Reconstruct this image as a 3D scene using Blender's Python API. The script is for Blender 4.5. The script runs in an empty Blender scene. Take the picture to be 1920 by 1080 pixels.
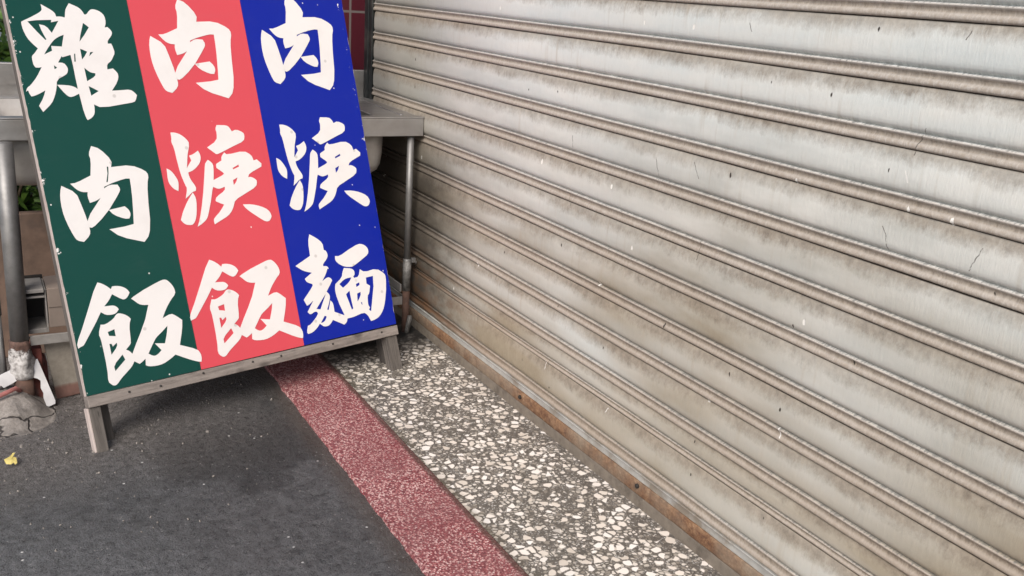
import bpy, bmesh, math, random
from mathutils import Vector, Matrix, noise
import json
random.seed(7)
S = bpy.context.scene
C = S.collection

# ------------------------------------------------------------------ camera
cam_d = bpy.data.cameras.new("camera"); cam = bpy.data.objects.new("camera", cam_d); C.objects.link(cam)
S.camera = cam
rx = Vector((0.49055949, 0.86904514, 0.06412442)); uy = Vector((-0.29165766, 0.0944006, 0.9518531)); fw = Vector((-0.82114992, 0.48564295, -0.29977279))
cam.matrix_world = Matrix(((rx.x, uy.x, -fw.x, 0.0), (rx.y, uy.y, -fw.y, -1.06186), (rx.z, uy.z, -fw.z, 0.93819), (0, 0, 0, 1)))
cam_d.sensor_width = 36; cam_d.lens = 33.312; cam_d.clip_start = 0.02; cam_d.clip_end = 500

# ------------------------------------------------------------------ sky, sun, exposure
w = bpy.data.worlds.new("World"); S.world = w; w.use_nodes = True
nt = w.node_tree; bg = nt.nodes['Background']
SUN_EL, SUN_AZ = math.radians(43), math.radians(133)     # azimuth clockwise from +Y
sky = nt.nodes.new('ShaderNodeTexSky'); sky.sky_type = 'NISHITA'; sky.sun_disc = False
sky.sun_elevation = SUN_EL; sky.sun_rotation = SUN_AZ; sky.dust_density = 3.0; sky.ozone_density = 1.0
nt.links.new(sky.outputs[0], bg.inputs['Color']); bg.inputs['Strength'].default_value = 0.10
sd = bpy.data.lights.new("sun", 'SUN'); sun = bpy.data.objects.new("sun", sd); C.objects.link(sun)
sd.energy = 2.2; sd.angle = math.radians(36); sd.color = (1.0, 0.955, 0.90)
sdir = Vector((math.sin(SUN_AZ) * math.cos(SUN_EL), math.cos(SUN_AZ) * math.cos(SUN_EL), math.sin(SUN_EL)))
sun.rotation_euler = sdir.to_track_quat('Z', 'Y').to_euler()
S.render.engine = 'CYCLES'
S.view_settings.view_transform = 'Standard'; S.view_settings.look = 'None'
S.view_settings.exposure = 0.5; S.view_settings.gamma = 1.0

# ------------------------------------------------------------------ material helpers
class N:
    def __init__(self, name, rough=0.6, metal=0.0, spec=0.5):
        self.m = bpy.data.materials.new(name); self.m.use_nodes = True
        self.t = self.m.node_tree; self.b = self.t.nodes['Principled BSDF']
        self.b.inputs['Roughness'].default_value = rough; self.b.inputs['Metallic'].default_value = metal
        self.b.inputs['Specular IOR Level'].default_value = spec
        self.tc = self.t.nodes.new('ShaderNodeTexCoord')
    def new(self, k): return self.t.nodes.new(k)
    def lk(self, a, b): self.t.links.new(a, b)
    def obj(self, scale=(1, 1, 1)):
        mp = self.new('ShaderNodeMapping'); mp.inputs['Scale'].default_value = scale
        self.lk(self.tc.outputs['Object'], mp.inputs[0]); return mp.outputs[0]
    def noise(self, scale, detail=4, rough=0.55, vec=None, dist=0.0):
        n = self.new('ShaderNodeTexNoise'); n.inputs['Scale'].default_value = scale; n.inputs['Detail'].default_value = detail
        n.inputs['Roughness'].default_value = rough; n.inputs['Distortion'].default_value = dist
        self.lk(vec or self.tc.outputs['Object'], n.inputs['Vector']); return n.outputs['Fac']
    def flat(self, i, j, si, sj):
        o = self.sep(); c = self.new('ShaderNodeCombineXYZ')
        self.lk(self.math('MULTIPLY', o[i], si), c.inputs[0]); self.lk(self.math('MULTIPLY', o[j], sj), c.inputs[1]); return c.outputs[0]
    def vor(self, scale, feature='F1', vec=None, rand=1.0, dim='3D'):
        n = self.new('ShaderNodeTexVoronoi'); n.voronoi_dimensions = dim; n.feature = feature; n.inputs['Scale'].default_value = scale
        n.inputs['Randomness'].default_value = rand
        self.lk(vec or self.tc.outputs['Object'], n.inputs['Vector']); return n
    def ramp(self, fac, stops, interp='LINEAR'):
        r = self.new('ShaderNodeValToRGB'); r.color_ramp.interpolation = interp
        e = r.color_ramp.elements
        while len(e) < len(stops): e.new(0.5)
        for i, (p, c) in enumerate(stops):
            e[i].position = p; e[i].color = (c, c, c, 1) if isinstance(c, (int, float)) else (*c, 1)
        self.lk(fac, r.inputs[0]); return r.outputs[0]
    def math(self, op, a, b=None, c=None, clamp=False):
        n = self.new('ShaderNodeMath'); n.operation = op; n.use_clamp = clamp
        for i, v in enumerate((a, b, c)):
            if v is None: continue
            if isinstance(v, (int, float)): n.inputs[i].default_value = v
            else: self.lk(v, n.inputs[i])
        return n.outputs[0]
    def mix(self, fac, a, b, mode='MIX'):
        n = self.new('ShaderNodeMix'); n.data_type = 'RGBA'; n.blend_type = mode
        for k, v in (('Factor', fac), ('A', a), ('B', b)):
            s = [i for i in n.inputs if i.name == k and (i.type == ('VALUE' if k == 'Factor' else 'RGBA'))][0]
            if isinstance(v, (int, float)): s.default_value = v
            elif isinstance(v, tuple): s.default_value = (*v, 1)
            else: self.lk(v, s)
        return [o for o in n.outputs if o.type == 'RGBA'][0]
    def sep(self, vec=None):
        n = self.new('ShaderNodeSeparateXYZ'); self.lk(vec or self.tc.outputs['Object'], n.inputs[0]); return n.outputs
    def attr(self, name):
        n = self.new('ShaderNodeAttribute'); n.attribute_name = name; return n.outputs['Fac']
    def color(self, c):
        if isinstance(c, tuple): self.b.inputs['Base Color'].default_value = (*c, 1)
        else: self.lk(c, self.b.inputs['Base Color'])
    def rough(self, r): self.lk(r, self.b.inputs['Roughness'])
    def bump(self, h, strength=0.3, dist=0.002):
        n = self.new('ShaderNodeBump'); n.inputs['Strength'].default_value = strength; n.inputs['Distance'].default_value = dist
        self.lk(h, n.inputs['Height']); self.lk(n.outputs[0], self.b.inputs['Normal'])

def mat_plain(name, c, rough=0.6, metal=0.0, var=0.25, scale=30, bump=0.15, dirt=None, spec=0.5):
    n = N(name, rough, metal, spec)
    f = n.noise(scale, 6, 0.65)
    c1 = tuple(max(0, x * (1 - var)) for x in c); c2 = tuple(min(1, x * (1 + var)) for x in c)
    col = n.ramp(f, [(0.3, c1), (0.7, c2)])
    if dirt:
        g = n.noise(scale * 0.35, 5, 0.7)
        col = n.mix(n.ramp(g, [(0.5, 0.0), (0.64, 1.0)]), col, dirt)
    n.color(col)
    if bump: n.bump(f, bump, 0.003)
    return n.m

M = {}
# --- asphalt / old dark concrete of the walkway
n = N('worn_asphalt', 0.5)
a = n.noise(2.6, 5, 0.6); b = n.noise(75, 7, 0.75); c_ = n.noise(300, 4, 0.7); st = n.noise(7, 6, 0.7, dist=0.8); gr_ = n.noise(38, 6, 0.8, dist=0.4)
xyz = n.sep()
grain = n.math('ADD', n.math('MULTIPLY', b, 0.65), n.math('MULTIPLY', c_, 0.35))
col = n.mix(n.ramp(grain, [(0.38, 0.0), (0.62, 1.0)]), (0.036, 0.038, 0.042), (0.14, 0.142, 0.148))
mot = n.noise(30, 8, 0.82, dist=0.5); mo2 = n.noise(1.0, 6, 0.75, n.obj((95, 40, 40)), 0.6)
col = n.mix(n.ramp(a, [(0.40, 0.0), (0.62, 0.45)]), col, (0.075, 0.077, 0.08))
col = n.mix(n.ramp(mot, [(0.46, 0.0), (0.60, 0.75)]), col, (0.16, 0.162, 0.168)); col = n.mix(n.ramp(mo2, [(0.36, 0.7), (0.47, 0.0)]), col, (0.022, 0.023, 0.025))
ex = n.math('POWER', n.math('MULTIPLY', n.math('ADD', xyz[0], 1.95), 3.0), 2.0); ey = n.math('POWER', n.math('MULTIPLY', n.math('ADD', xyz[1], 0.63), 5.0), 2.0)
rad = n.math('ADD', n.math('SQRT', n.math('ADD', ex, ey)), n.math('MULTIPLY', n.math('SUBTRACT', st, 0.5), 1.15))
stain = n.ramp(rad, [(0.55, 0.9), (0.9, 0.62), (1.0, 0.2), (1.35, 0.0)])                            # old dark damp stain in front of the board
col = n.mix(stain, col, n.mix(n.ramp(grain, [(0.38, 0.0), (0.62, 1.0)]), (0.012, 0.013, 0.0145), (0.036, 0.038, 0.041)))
pale = n.math('MULTIPLY', n.math('MULTIPLY_ADD', n.math('ADD', xyz[0], n.math('MULTIPLY', xyz[1], -0.9)), 3.4, 2.75, clamp=True), n.ramp(st, [(0.35, 0.25), (0.65, 1.0)]))
col = n.mix(n.math('MULTIPLY', pale, 0.9), col, n.ramp(grain, [(0.36, (0.07, 0.074, 0.082)), (0.5, (0.16, 0.165, 0.175)), (0.62, (0.36, 0.365, 0.375))]))  # sheen and glints on the near-left asphalt, painted as lighter grain
back = n.math('MULTIPLY_ADD', xyz[0], -3.6, -6.0, clamp=True)            # dusty, browner concrete toward the sink
dust = n.math('MULTIPLY', back, n.math('ADD', n.math('MULTIPLY_ADD', xyz[1], -2.0, -1.0, clamp=True), n.math('MULTIPLY', st, 0.75)), clamp=True)
col = n.mix(dust, col, n.ramp(grain, [(0.36, (0.05, 0.045, 0.043)), (0.5, (0.135, 0.123, 0.117)), (0.64, (0.31, 0.288, 0.272))]))
ed = n.math('MULTIPLY_ADD', n.math('ADD', xyz[1], n.math('MULTIPLY', n.noise(40, 4), 0.03)), 28.0, 14.0, clamp=True)
col = n.mix(n.math('MULTIPLY', ed, 0.55), col, (0.085, 0.07, 0.054))
spk = n.vor(1.0, 'F1', n.flat(0, 1, 150, 150), dim='2D'); fl = n.math('MULTIPLY', n.ramp(spk.outputs['Distance'], [(0.2, 1.0), (0.3, 0.0)]), n.ramp(n.sep(spk.outputs['Color'])[0], [(0.975, 0.0), (0.98, 1.0)]))
col = n.mix(n.math('MULTIPLY', fl, 0.5), col, (0.42, 0.41, 0.40))
sp2 = n.vor(1.0, 'F1', n.flat(0, 1, 22, 22), dim='2D'); f2 = n.math('MULTIPLY', n.ramp(n.math('ADD', sp2.outputs['Distance'], n.math('MULTIPLY', c_, 0.06)), [(0.07, 1.0), (0.085, 0.0)]), n.ramp(n.sep(sp2.outputs['Color'])[1], [(0.95, 0.0), (0.955, 1.0)]))
col = n.mix(f2, col, (0.8, 0.79, 0.77))
n.color(col); n.rough(n.ramp(grain, [(0.36, 0.20), (0.62, 0.45)]))
n.bump(n.math('ADD', grain, n.math('ADD', n.math('MULTIPLY', gr_, 1.2), n.math('MULTIPLY', mot, 1.4))), 1.0, 0.008); M['asphalt'] = n.m
# --- red granolithic strip
n = N('red_granolith', 0.55)
v = n.vor(290); r = n.sep(v.outputs['Color'])
col = n.ramp(r[0], [(0.0, (0.11, 0.018, 0.024)), (0.34, (0.24, 0.052, 0.06)), (0.52, (0.38, 0.125, 0.125)), (0.70, (0.58, 0.31, 0.295)), (1.0, (0.72, 0.52, 0.485))])
col = n.mix(n.ramp(v.outputs['Distance'], [(0.45, 0.0), (0.66, 0.75)]), col, (0.16, 0.04, 0.045))
lg = n.noise(7, 4, 0.65)
col = n.mix(n.ramp(lg, [(0.42, 0.0), (0.62, 0.4)]), col, (0.19, 0.045, 0.05))
yy = n.sep()[1]
col = n.mix(n.ramp(n.noise(11, 5, 0.7), [(0.35, 0.0), (0.7, 0.2)]), col, (0.30, 0.21, 0.20))
eg = n.math('MULTIPLY_ADD', n.math('ADD', yy, n.math('MULTIPLY', n.noise(35, 4), 0.012)), 130, 41.6, clamp=True)   # grimy joint at the terrazzo
col = n.mix(n.math('MULTIPLY', eg, 0.8), col, (0.07, 0.04, 0.03))
n.color(col); n.bump(v.outputs['Distance'], 0.5, 0.002); M['red'] = n.m
# --- terrazzo
n = N('grey_terrazzo', 0.42)
wob = n.new('ShaderNodeVectorMath'); wob.operation = 'ADD'
nv = n.new('ShaderNodeTexNoise'); nv.inputs['Scale'].default_value = 25; n.lk(n.tc.outputs['Object'], nv.inputs['Vector'])
sc = n.new('ShaderNodeVectorMath'); sc.operation = 'SCALE'; sc.inputs['Scale'].default_value = 0.008; n.lk(nv.outputs['Color'], sc.inputs[0])
n.lk(n.tc.outputs['Object'], wob.inputs[0]); n.lk(sc.outputs[0], wob.inputs[1]); V = wob.outputs[0]
def chips(scale, keep, gap, soft):
    f1 = n.vor(scale, 'F1', V); de = n.vor(scale, 'DISTANCE_TO_EDGE', V)
    rr = n.sep(f1.outputs['Color'])
    m1 = n.ramp(rr[0], [(keep - 0.002, 1.0), (keep, 0.0)])
    m2 = n.ramp(n.math('MINIMUM', n.math('ADD', de.outputs['Distance'], n.math('MULTIPLY', rr[2], -0.14)), n.math('MULTIPLY_ADD', f1.outputs['Distance'], -0.55, 0.36)), [(gap, 0.0), (gap + soft, 1.0)])
    return n.math('MULTIPLY', m1, m2), rr
fine = n.noise(500, 3, 0.6)
colM = n.ramp(fine, [(0.3, (0.066, 0.058, 0.049)), (0.7, (0.16, 0.144, 0.125))])
m3, r3 = chips(210, 0.92, 0.03, 0.04)
c3 = n.ramp(r3[1], [(0.0, (0.07, 0.065, 0.06)), (0.4, (0.25, 0.22, 0.185)), (0.75, (0.3, 0.28, 0.26)), (1.0, (0.52, 0.5, 0.46))])
col = n.mix(m3, colM, c3)
m2, r2 = chips(100, 0.82, 0.045, 0.05)
c2 = n.ramp(r2[1], [(0.0, (0.10, 0.092, 0.082)), (0.2, (0.24, 0.21, 0.175)), (0.42, (0.42, 0.38, 0.325)), (0.7, (0.64, 0.585, 0.51)), (1.0, (0.77, 0.71, 0.64))])
col = n.mix(m2, col, c2)
m1, r1 = chips(55, 0.55, 0.045, 0.045)
c1 = n.ramp(r1[1], [(0.0, (0.62, 0.55, 0.47)), (0.5, (0.80, 0.73, 0.65)), (1.0, (0.86, 0.82, 0.77))])
col = n.mix(m1, col, c1)
gr = n.ramp(n.noise(5, 5, 0.7), [(0.5, 0.0), (0.72, 0.4)])
col = n.mix(gr, col, n.mix(0.45, (0.10, 0.088, 0.072), col))
xy = n.sep()
eg = n.math('MULTIPLY_ADD', n.math('ADD', xy[1], n.math('MULTIPLY', n.noise(28, 4), 0.05)), -32, -8.4, clamp=True)   # dirt along the red strip
col = n.mix(n.math('MULTIPLY', eg, 0.55), col, (0.085, 0.068, 0.04))
bk = n.math('MULTIPLY_ADD', xy[0], -8.0, -16.9, clamp=True)                         # wet grime plus the shade of the corner under the sink, painted black
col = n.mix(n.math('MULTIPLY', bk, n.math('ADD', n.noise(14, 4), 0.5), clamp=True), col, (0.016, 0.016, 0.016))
n.color(col); n.bump(n.math('ADD', m1, n.math('MULTIPLY', fine, 0.5)), 0.15, 0.001); M['terrazzo'] = n.m
# --- shutter slats: paint + dust that settled on the upper slopes, attribute 't' runs 0..1 down each slat
n = N('painted_shutter', 0.5, spec=0.35)
t = n.attr('t'); xyz = n.sep()
brush = n.noise(1.0, 4, 0.7, n.obj((300, 40, 42)))          # fine vertical drip texture
brush2 = n.noise(1.0, 6, 0.75, n.obj((75, 40, 60)))
hair = n.noise(1.0, 5, 0.75, n.obj((260, 60, 110)), 0.6)
blot = n.noise(1.0, 5, 0.65, n.obj((16, 10, 26)))
long_ = n.noise(1.0, 4, 0.6, n.obj((4, 5, 13)))
base = n.mix(n.ramp(long_, [(0.35, 0.0), (0.65, 1.0)]), (0.61, 0.65, 0.63), (0.69, 0.69, 0.64))
base = n.mix(n.ramp(brush, [(0.35, 0.0), (0.7, 0.22)]), base, (0.80, 0.79, 0.76))
base = n.mix(n.ramp(brush2, [(0.5, 0.0), (0.75, 0.16)]), base, (0.46, 0.43, 0.38))
low = n.math('MULTIPLY_ADD', n.math('ADD', xyz[2], n.math('MULTIPLY_ADD', long_, 0.5, -0.25)), -2.3, 1.82, clamp=True)   # the lower slats are dirtier
patch = n.ramp(n.noise(1.0, 3, 0.5, n.obj((1.5, 1, 6))), [(0.32, 0.15), (0.62, 1.0)])
base = n.mix(n.math('MULTIPLY', n.math('MULTIPLY', low, patch), 0.92), base, n.mix(brush2, (0.225, 0.175, 0.108), (0.385, 0.325, 0.23)))
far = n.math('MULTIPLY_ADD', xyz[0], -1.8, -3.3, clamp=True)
drip = n.math('MULTIPLY', n.ramp(n.noise(1.0, 3, 0.6, n.obj((70, 10, 3.5))), [(0.56, 0.0), (0.70, 1.0)]), n.ramp(n.noise(1.0, 3, 0.5, n.obj((3, 3, 9))), [(0.45, 0.0), (0.65, 0.5)]))
base = n.mix(drip, base, (0.40, 0.34, 0.255))
base = n.mix(n.math('MULTIPLY', far, 0.68), base, (0.24, 0.213, 0.172))  # dirty brown that also carries the dimmer light toward the sink end
wide = n.noise(1.0, 3, 0.55, n.obj((3.2, 3, 11)))
tt = n.math('ADD', n.math('ADD', t, n.math('MULTIPLY', n.math('SUBTRACT', wide, 0.5), 0.30)), n.math('ADD', n.math('MULTIPLY', n.math('SUBTRACT', brush2, 0.5), 0.20), n.math('ADD', n.math('MULTIPLY', n.math('SUBTRACT', blot, 0.5), 0.30), n.math('MULTIPLY', n.math('SUBTRACT', hair, 0.5), 0.26))))
d1 = n.ramp(tt, [(0.02, 1.0), (0.11, 0.85), (0.18, 0.55), (0.31, 0.0)])                            # dust on the shoulder of the slat
dustc = n.mix(n.ramp(brush2, [(0.3, 0.0), (0.7, 1.0)]), (0.135, 0.104, 0.075), (0.33, 0.275, 0.21))
col = n.mix(n.math('MULTIPLY', d1, n.ramp(n.noise(1.0, 3, 0.6, n.obj((2.4, 2, 17))), [(0.3, 0.55), (0.7, 0.93)])), base, dustc)
d2 = n.ramp(t, [(0.742, 0.0), (0.775, 0.55), (0.80, 0.95), (0.865, 0.9), (0.90, 0.3), (0.95, 0.3), (0.98, 0.6), (1.0, 0.9)])  # dust in the bead's groove
d2b = n.math('MULTIPLY', d2, n.ramp(brush2, [(0.25, 1.0), (0.75, 0.65)]))
col = n.mix(n.math('MULTIPLY', n.ramp(t, [(0.735, 0.0), (0.742, 0.55)]), 1.0), col, (0.50, 0.43, 0.385))
col = n.mix(d2b, col, n.mix(n.ramp(hair, [(0.35, 0.0), (0.65, 1.0)]), (0.15, 0.115, 0.08), (0.36, 0.30, 0.23)))
col = n.mix(n.math('MULTIPLY', n.ramp(t, [(0.88, 0.0), (0.90, 1.0), (0.97, 1.0), (0.985, 0.0)]), n.ramp(hair, [(0.42, 0.75), (0.62, 0.1)])), col, (0.36, 0.30, 0.235))
d3 = n.ramp(n.math('ADD', t, n.math('MULTIPLY', n.math('SUBTRACT', brush, 0.5), 0.10)), [(0.63, 0.0), (0.69, 0.35), (0.733, 0.8), (0.745, 0.0)])
col = n.mix(n.math('MULTIPLY', d3, n.ramp(brush, [(0.35, 1.0), (0.6, 0.3)])), col, (0.15, 0.15, 0.145))  # shade under each slat's inward curl, painted in dark grey
gap = n.ramp(t, [(0.0, 1.0), (0.006, 0.85), (0.016, 0.0)]); gap2 = n.ramp(t, [(0.988, 0.0), (0.998, 0.9)])
col = n.mix(n.math('MAXIMUM', gap, gap2), col, (0.06, 0.045, 0.035))
corner_shade = n.math('MULTIPLY', n.math('MULTIPLY_ADD', n.math('ADD', xyz[0], n.math('MULTIPLY', blot, 0.22)), -3.6, -6.75, clamp=True), n.math('MULTIPLY_ADD', xyz[2], -6.0, 3.6, clamp=True))   # shade of the corner under the sink, painted near-black
col = n.mix(n.math('MULTIPLY', corner_shade, 0.88), col, n.mix(brush2, (0.016, 0.014, 0.012), (0.068, 0.056, 0.044)))
# rust bleeding through low at the far end
rz = n.math('MULTIPLY', n.math('MULTIPLY_ADD', xyz[2], -5.0, 1.5, clamp=True), n.math('MULTIPLY_ADD', xyz[0], -2.2, -3.9, clamp=True))
rm = n.math('MULTIPLY', rz, n.ramp(n.math('ADD', n.math('MULTIPLY', n.noise(1, 5, 0.7, n.obj((14, 10, 30))), 1.0), n.math('MULTIPLY', d2, 0.25)), [(0.45, 0.0), (0.62, 1.0)]))
col = n.mix(n.math('MULTIPLY', rm, 0.85), col, (0.16, 0.085, 0.045))
# chips and specks
sk_ = n.noise(1, 3, 0.6, n.obj((120, 1, 50)))
ck = n.vor(1.0, 'F1', n.flat(0, 2, 17, 10), dim='2D'); cr = n.sep(ck.outputs['Color'])
cn = n.math('ADD', ck.outputs['Distance'], n.math('MULTIPLY', sk_, 0.16))
dark = n.math('MULTIPLY', n.ramp(cn, [(0.10, 1.0), (0.115, 0.0)]), n.ramp(cr[0], [(0.90, 0.0), (0.905, 1.0)]))
col = n.mix(dark, col, (0.045, 0.038, 0.03))
lite = n.math('MULTIPLY', n.ramp(cn, [(0.115, 1.0), (0.13, 0.0)]), n.ramp(cr[1], [(0.95, 0.0), (0.955, 1.0)]))
col = n.mix(n.math('MULTIPLY', lite, n.math('SUBTRACT', 1.0, dark)), col, (0.85, 0.83, 0.77))
def scratch(sx, sz, keep, ln, wd, seed):
    cd = n.flat(0, 2, sx, sz); off = n.new('ShaderNodeVectorMath'); off.operation = 'ADD'; n.lk(cd, off.inputs[0]); off.inputs[1].default_value = (seed, seed * 1.7, 0)
    vv = n.vor(1.0, 'F1', off.outputs[0], dim='2D'); df = n.new('ShaderNodeVectorMath'); df.operation = 'SUBTRACT'
    n.lk(off.outputs[0], df.inputs[0]); n.lk(vv.outputs['Position'], df.inputs[1]); q = n.sep(df.outputs[0]); rc = n.sep(vv.outputs['Color'])
    slant = n.math('MULTIPLY', q[1], n.math('MULTIPLY_ADD', rc[2], 1.6, -0.8))
    xo = n.math('ABSOLUTE', n.math('ADD', n.math('ADD', q[0], slant), n.math('MULTIPLY', n.math('SUBTRACT', n.noise(1, 3, 0.6, n.obj((4, 1, 34))), 0.5), 0.12)))
    a_ = n.ramp(xo, [(wd * 0.5, 1.0), (wd, 0.0)]); b_ = n.math('LESS_THAN', n.math('ABSOLUTE', q[1]), n.math('MULTIPLY', rc[0], ln))
    return n.math('MULTIPLY', n.math('MULTIPLY', a_, b_), n.math('GREATER_THAN', rc[1], keep))
s1 = scratch(8, 8, 0.84, 0.15, 0.008, 3.3); s2 = scratch(7, 7, 0.86, 0.10, 0.010, 8.1)
brk = n.ramp(hair, [(0.36, 0.0), (0.5, 1.0)])
col = n.mix(n.math('MULTIPLY', s1, n.math('MULTIPLY', brk, 0.85)), col, (0.07, 0.06, 0.05)); col = n.mix(n.math('MULTIPLY', s2, brk), col, (0.8, 0.78, 0.73))
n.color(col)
n.rough(n.ramp(n.math('MAXIMUM', d1, d2), [(0.0, 0.46), (1.0, 0.7)]))
beadg = n.math('MULTIPLY', n.math('GREATER_THAN', t, 0.73), n.math('MULTIPLY', hair, 2.2))
curl = n.math('MULTIPLY', d3, n.math('MULTIPLY', hair, 2.0))
n.bump(n.math('ADD', n.math('ADD', n.math('ADD', brush, n.math('ADD', beadg, curl)), n.math('MULTIPLY', brush2, 0.5)), n.math('MULTIPLY', n.math('MAXIMUM', dark, lite), -0.8)), 0.24, 0.003); M['shutter'] = n.m
# --- rusty angle
n = N('rusty_steel', 0.85)
f = n.noise(90, 6, 0.8); g = n.noise(5, 5, 0.65)
col = n.ramp(f, [(0.3, (0.06, 0.03, 0.02)), (0.48, (0.175, 0.088, 0.045)), (0.62, (0.28, 0.165, 0.09)), (0.75, (0.44, 0.34, 0.23))])
col = n.mix(n.ramp(g, [(0.42, 0.0), (0.62, 0.8)]), col, n.mix(f, (0.13, 0.10, 0.075), (0.33, 0.27, 0.2))); n.color(col); n.bump(f, 0.5, 0.002); M['rust'] = n.m
M['seal'] = mat_plain('dusty_sill', (0.19, 0.162, 0.13), 0.75, var=0.2, scale=60, dirt=(0.12, 0.10, 0.08))
M['bar'] = mat_plain('grey_bar_paint', (0.40, 0.395, 0.37), 0.5, var=0.22, scale=24, dirt=(0.24, 0.205, 0.165))
M['guide'] = mat_plain('black_green_rail', (0.010, 0.013, 0.014), 0.5, var=0.35, scale=20, dirt=(0.05, 0.05, 0.045))
M['black'] = mat_plain('black_iron', (0.02, 0.017, 0.015), 0.6, var=0.3)
# --- sign materials
def vinyl(name, c, wear=(0.75, 0.74, 0.72), e0=None, e1=None):
    n = N(name, 0.32, spec=0.3)
    f = n.noise(6, 5, 0.65); u = n.sep()
    col = n.mix(n.ramp(f, [(0.35, 0.0), (0.75, 0.18)]), c, tuple(min(1, x * 0.8 + 0.012) for x in c))
    sc_ = n.noise(1.0, 6, 0.75, n.obj((55, 38, 10)))
    if e0 is not None:
        near = n.math('MULTIPLY_ADD', n.math('ABSOLUTE', n.math('SUBTRACT', u[0], e0)), -42.0, 1.0, clamp=True)
        chip = n.ramp(n.math('ADD', sc_, n.math('MULTIPLY', near, 0.20)), [(0.79, 0.0), (0.80, 1.0)])
        col = n.mix(chip, col, wear)
    sm = n.ramp(n.noise(1.0, 5, 0.6, n.obj((10, 4, 3))), [(0.6, 0.0), (0.85, 0.2)])
    col = n.mix(sm, col, tuple(x * 0.8 + 0.03 for x in c))
    sw = n.math('MULTIPLY', n.ramp(n.noise(1.0, 5, 0.65, n.obj((5, 16, 3)), 1.2), [(0.56, 0.0), (0.78, 0.22)]), n.ramp(n.noise(3.0, 2, 0.5), [(0.4, 0.0), (0.65, 1.0)]))
    col = n.mix(sw, col, tuple(x * 0.7 + 0.06 for x in c))
    v = n.vor(1.0, 'F1', n.flat(0, 1, 24, 20), dim='2D')
    fk = n.math('MULTIPLY', n.ramp(n.math('ADD', v.outputs['Distance'], n.math('MULTIPLY', n.noise(260, 3), 0.08)), [(0.065, 1.0), (0.08, 0.0)]), n.ramp(n.sep(v.outputs['Color'])[0], [(0.91, 0.0), (0.915, 1.0)]))
    col = n.mix(n.math('MULTIPLY', fk, 0.8), col, wear)
    n.color(col); n.rough(n.ramp(f, [(0.3, 0.28), (0.7, 0.42)])); return n.m
M['green'] = vinyl('green_sign_film', (0.0015, 0.052, 0.042), e0=-0.008)
M['redf'] = vinyl('coral_red_sign_film', (0.62, 0.070, 0.093))
M['blue'] = vinyl('royal_blue_sign_film', (0.0012, 0.0135, 0.29), e0=0.768)
n = N('white_letter_film', 0.38)
f = n.noise(7, 5, 0.7); col = n.mix(n.ramp(f, [(0.45, 0.0), (0.75, 0.55)]), (0.76, 0.735, 0.725), (0.66, 0.625, 0.61))
v = n.vor(1.0, 'F1', n.flat(0, 1, 30, 30), dim='2D')
fk = n.math('MULTIPLY', n.ramp(v.outputs['Distance'], [(0.08, 1.0), (0.14, 0.0)]), n.ramp(n.sep(v.outputs['Color'])[0], [(0.9, 0.0), (0.92, 1.0)]))
col = n.mix(n.math('MULTIPLY', fk, 0.45), col, (0.35, 0.32, 0.3)); n.color(col); M['white'] = n.m
def wood(name, c1, c2, axis=(4, 60, 60)):
    n = N(name, 0.75)
    g = n.noise(1.0, 6, 0.65, n.obj(axis), 0.4); k = n.noise(18, 5, 0.7)
    col = n.ramp(g, [(0.3, c1), (0.68, c2)])
    col = n.mix(n.ramp(k, [(0.5, 0.0), (0.72, 0.5)]), col, tuple(x * 0.55 for x in c1)); kn = n.vor(9.0); col = n.mix(n.ramp(kn.outputs['Distance'], [(0.07, 0.75), (0.16, 0.0)]), col, tuple(x * 0.4 for x in c1))
    ck = n.noise(1.0, 4, 0.7, n.obj(tuple(a * 2.2 for a in axis)), 0.3); col = n.mix(n.ramp(ck, [(0.62, 0.0), (0.68, 0.8)]), col, tuple(x * 0.35 for x in c1))
    n.color(col); n.bump(n.math('ADD', g, ck), 0.4, 0.002); return n.m
M['wood_rail'] = wood('weathered_grey_wood', (0.14, 0.118, 0.105), (0.295, 0.257, 0.232), (9, 120, 120))
M['wood_leg'] = wood('weathered_grey_wood_upright', (0.06, 0.052, 0.046), (0.155, 0.137, 0.122), (130, 8, 130))
M['wood_dark'] = wood('dark_rear_wood', (0.035, 0.03, 0.027), (0.08, 0.07, 0.062), (130, 8, 130))  # darker wood tone for the rear legs
M['ply'] = wood('pale_board_edge', (0.38, 0.31, 0.28), (0.58, 0.50, 0.465), (90, 9, 90))
# --- sink etc.
n = N('dull_stainless', 0.38, 0.85)
f = n.noise(1.0, 5, 0.6, n.obj((60, 6, 60))); g = n.noise(9, 5, 0.65)
col = n.mix(n.ramp(g, [(0.4, 0.0), (0.7, 0.7)]), (0.46, 0.45, 0.44), (0.30, 0.275, 0.25)); n.color(col)
n.rough(n.ramp(f, [(0.3, 0.3), (0.7, 0.5)])); n.bump(f, 0.06, 0.001); M['steel'] = n.m
n = N('lit_bowl_steel', 0.42, 0.35)  # paler, less metallic copy of the steel that makes the bowl look lit
g = n.noise(12, 5, 0.65); n.color(n.mix(n.ramp(g, [(0.4, 0.0), (0.7, 0.7)]), (0.52, 0.49, 0.455), (0.33, 0.29, 0.25))); M['bowl'] = n.m
n = N('galvanised_leg', 0.5, 0.6)
g = n.noise(26, 6, 0.7); z = n.sep()[2]
col = n.mix(n.ramp(g, [(0.4, 0.0), (0.7, 0.6)]), (0.25, 0.245, 0.24), (0.12, 0.115, 0.11)); n.color(col); n.bump(g, 0.12, 0.002); M['pipe'] = n.m
M['grime_pipe'] = mat_plain('grimy_zinc', (0.13, 0.125, 0.118), 0.6, 0.3, var=0.6, scale=55, dirt=(0.3, 0.29, 0.275))
M['oldrust'] = mat_plain('dark_brown_rust', (0.105, 0.058, 0.042), 0.85, var=0.4, scale=50, dirt=(0.06, 0.035, 0.028))
n = N('flaking_white_paint', 0.8)
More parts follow.
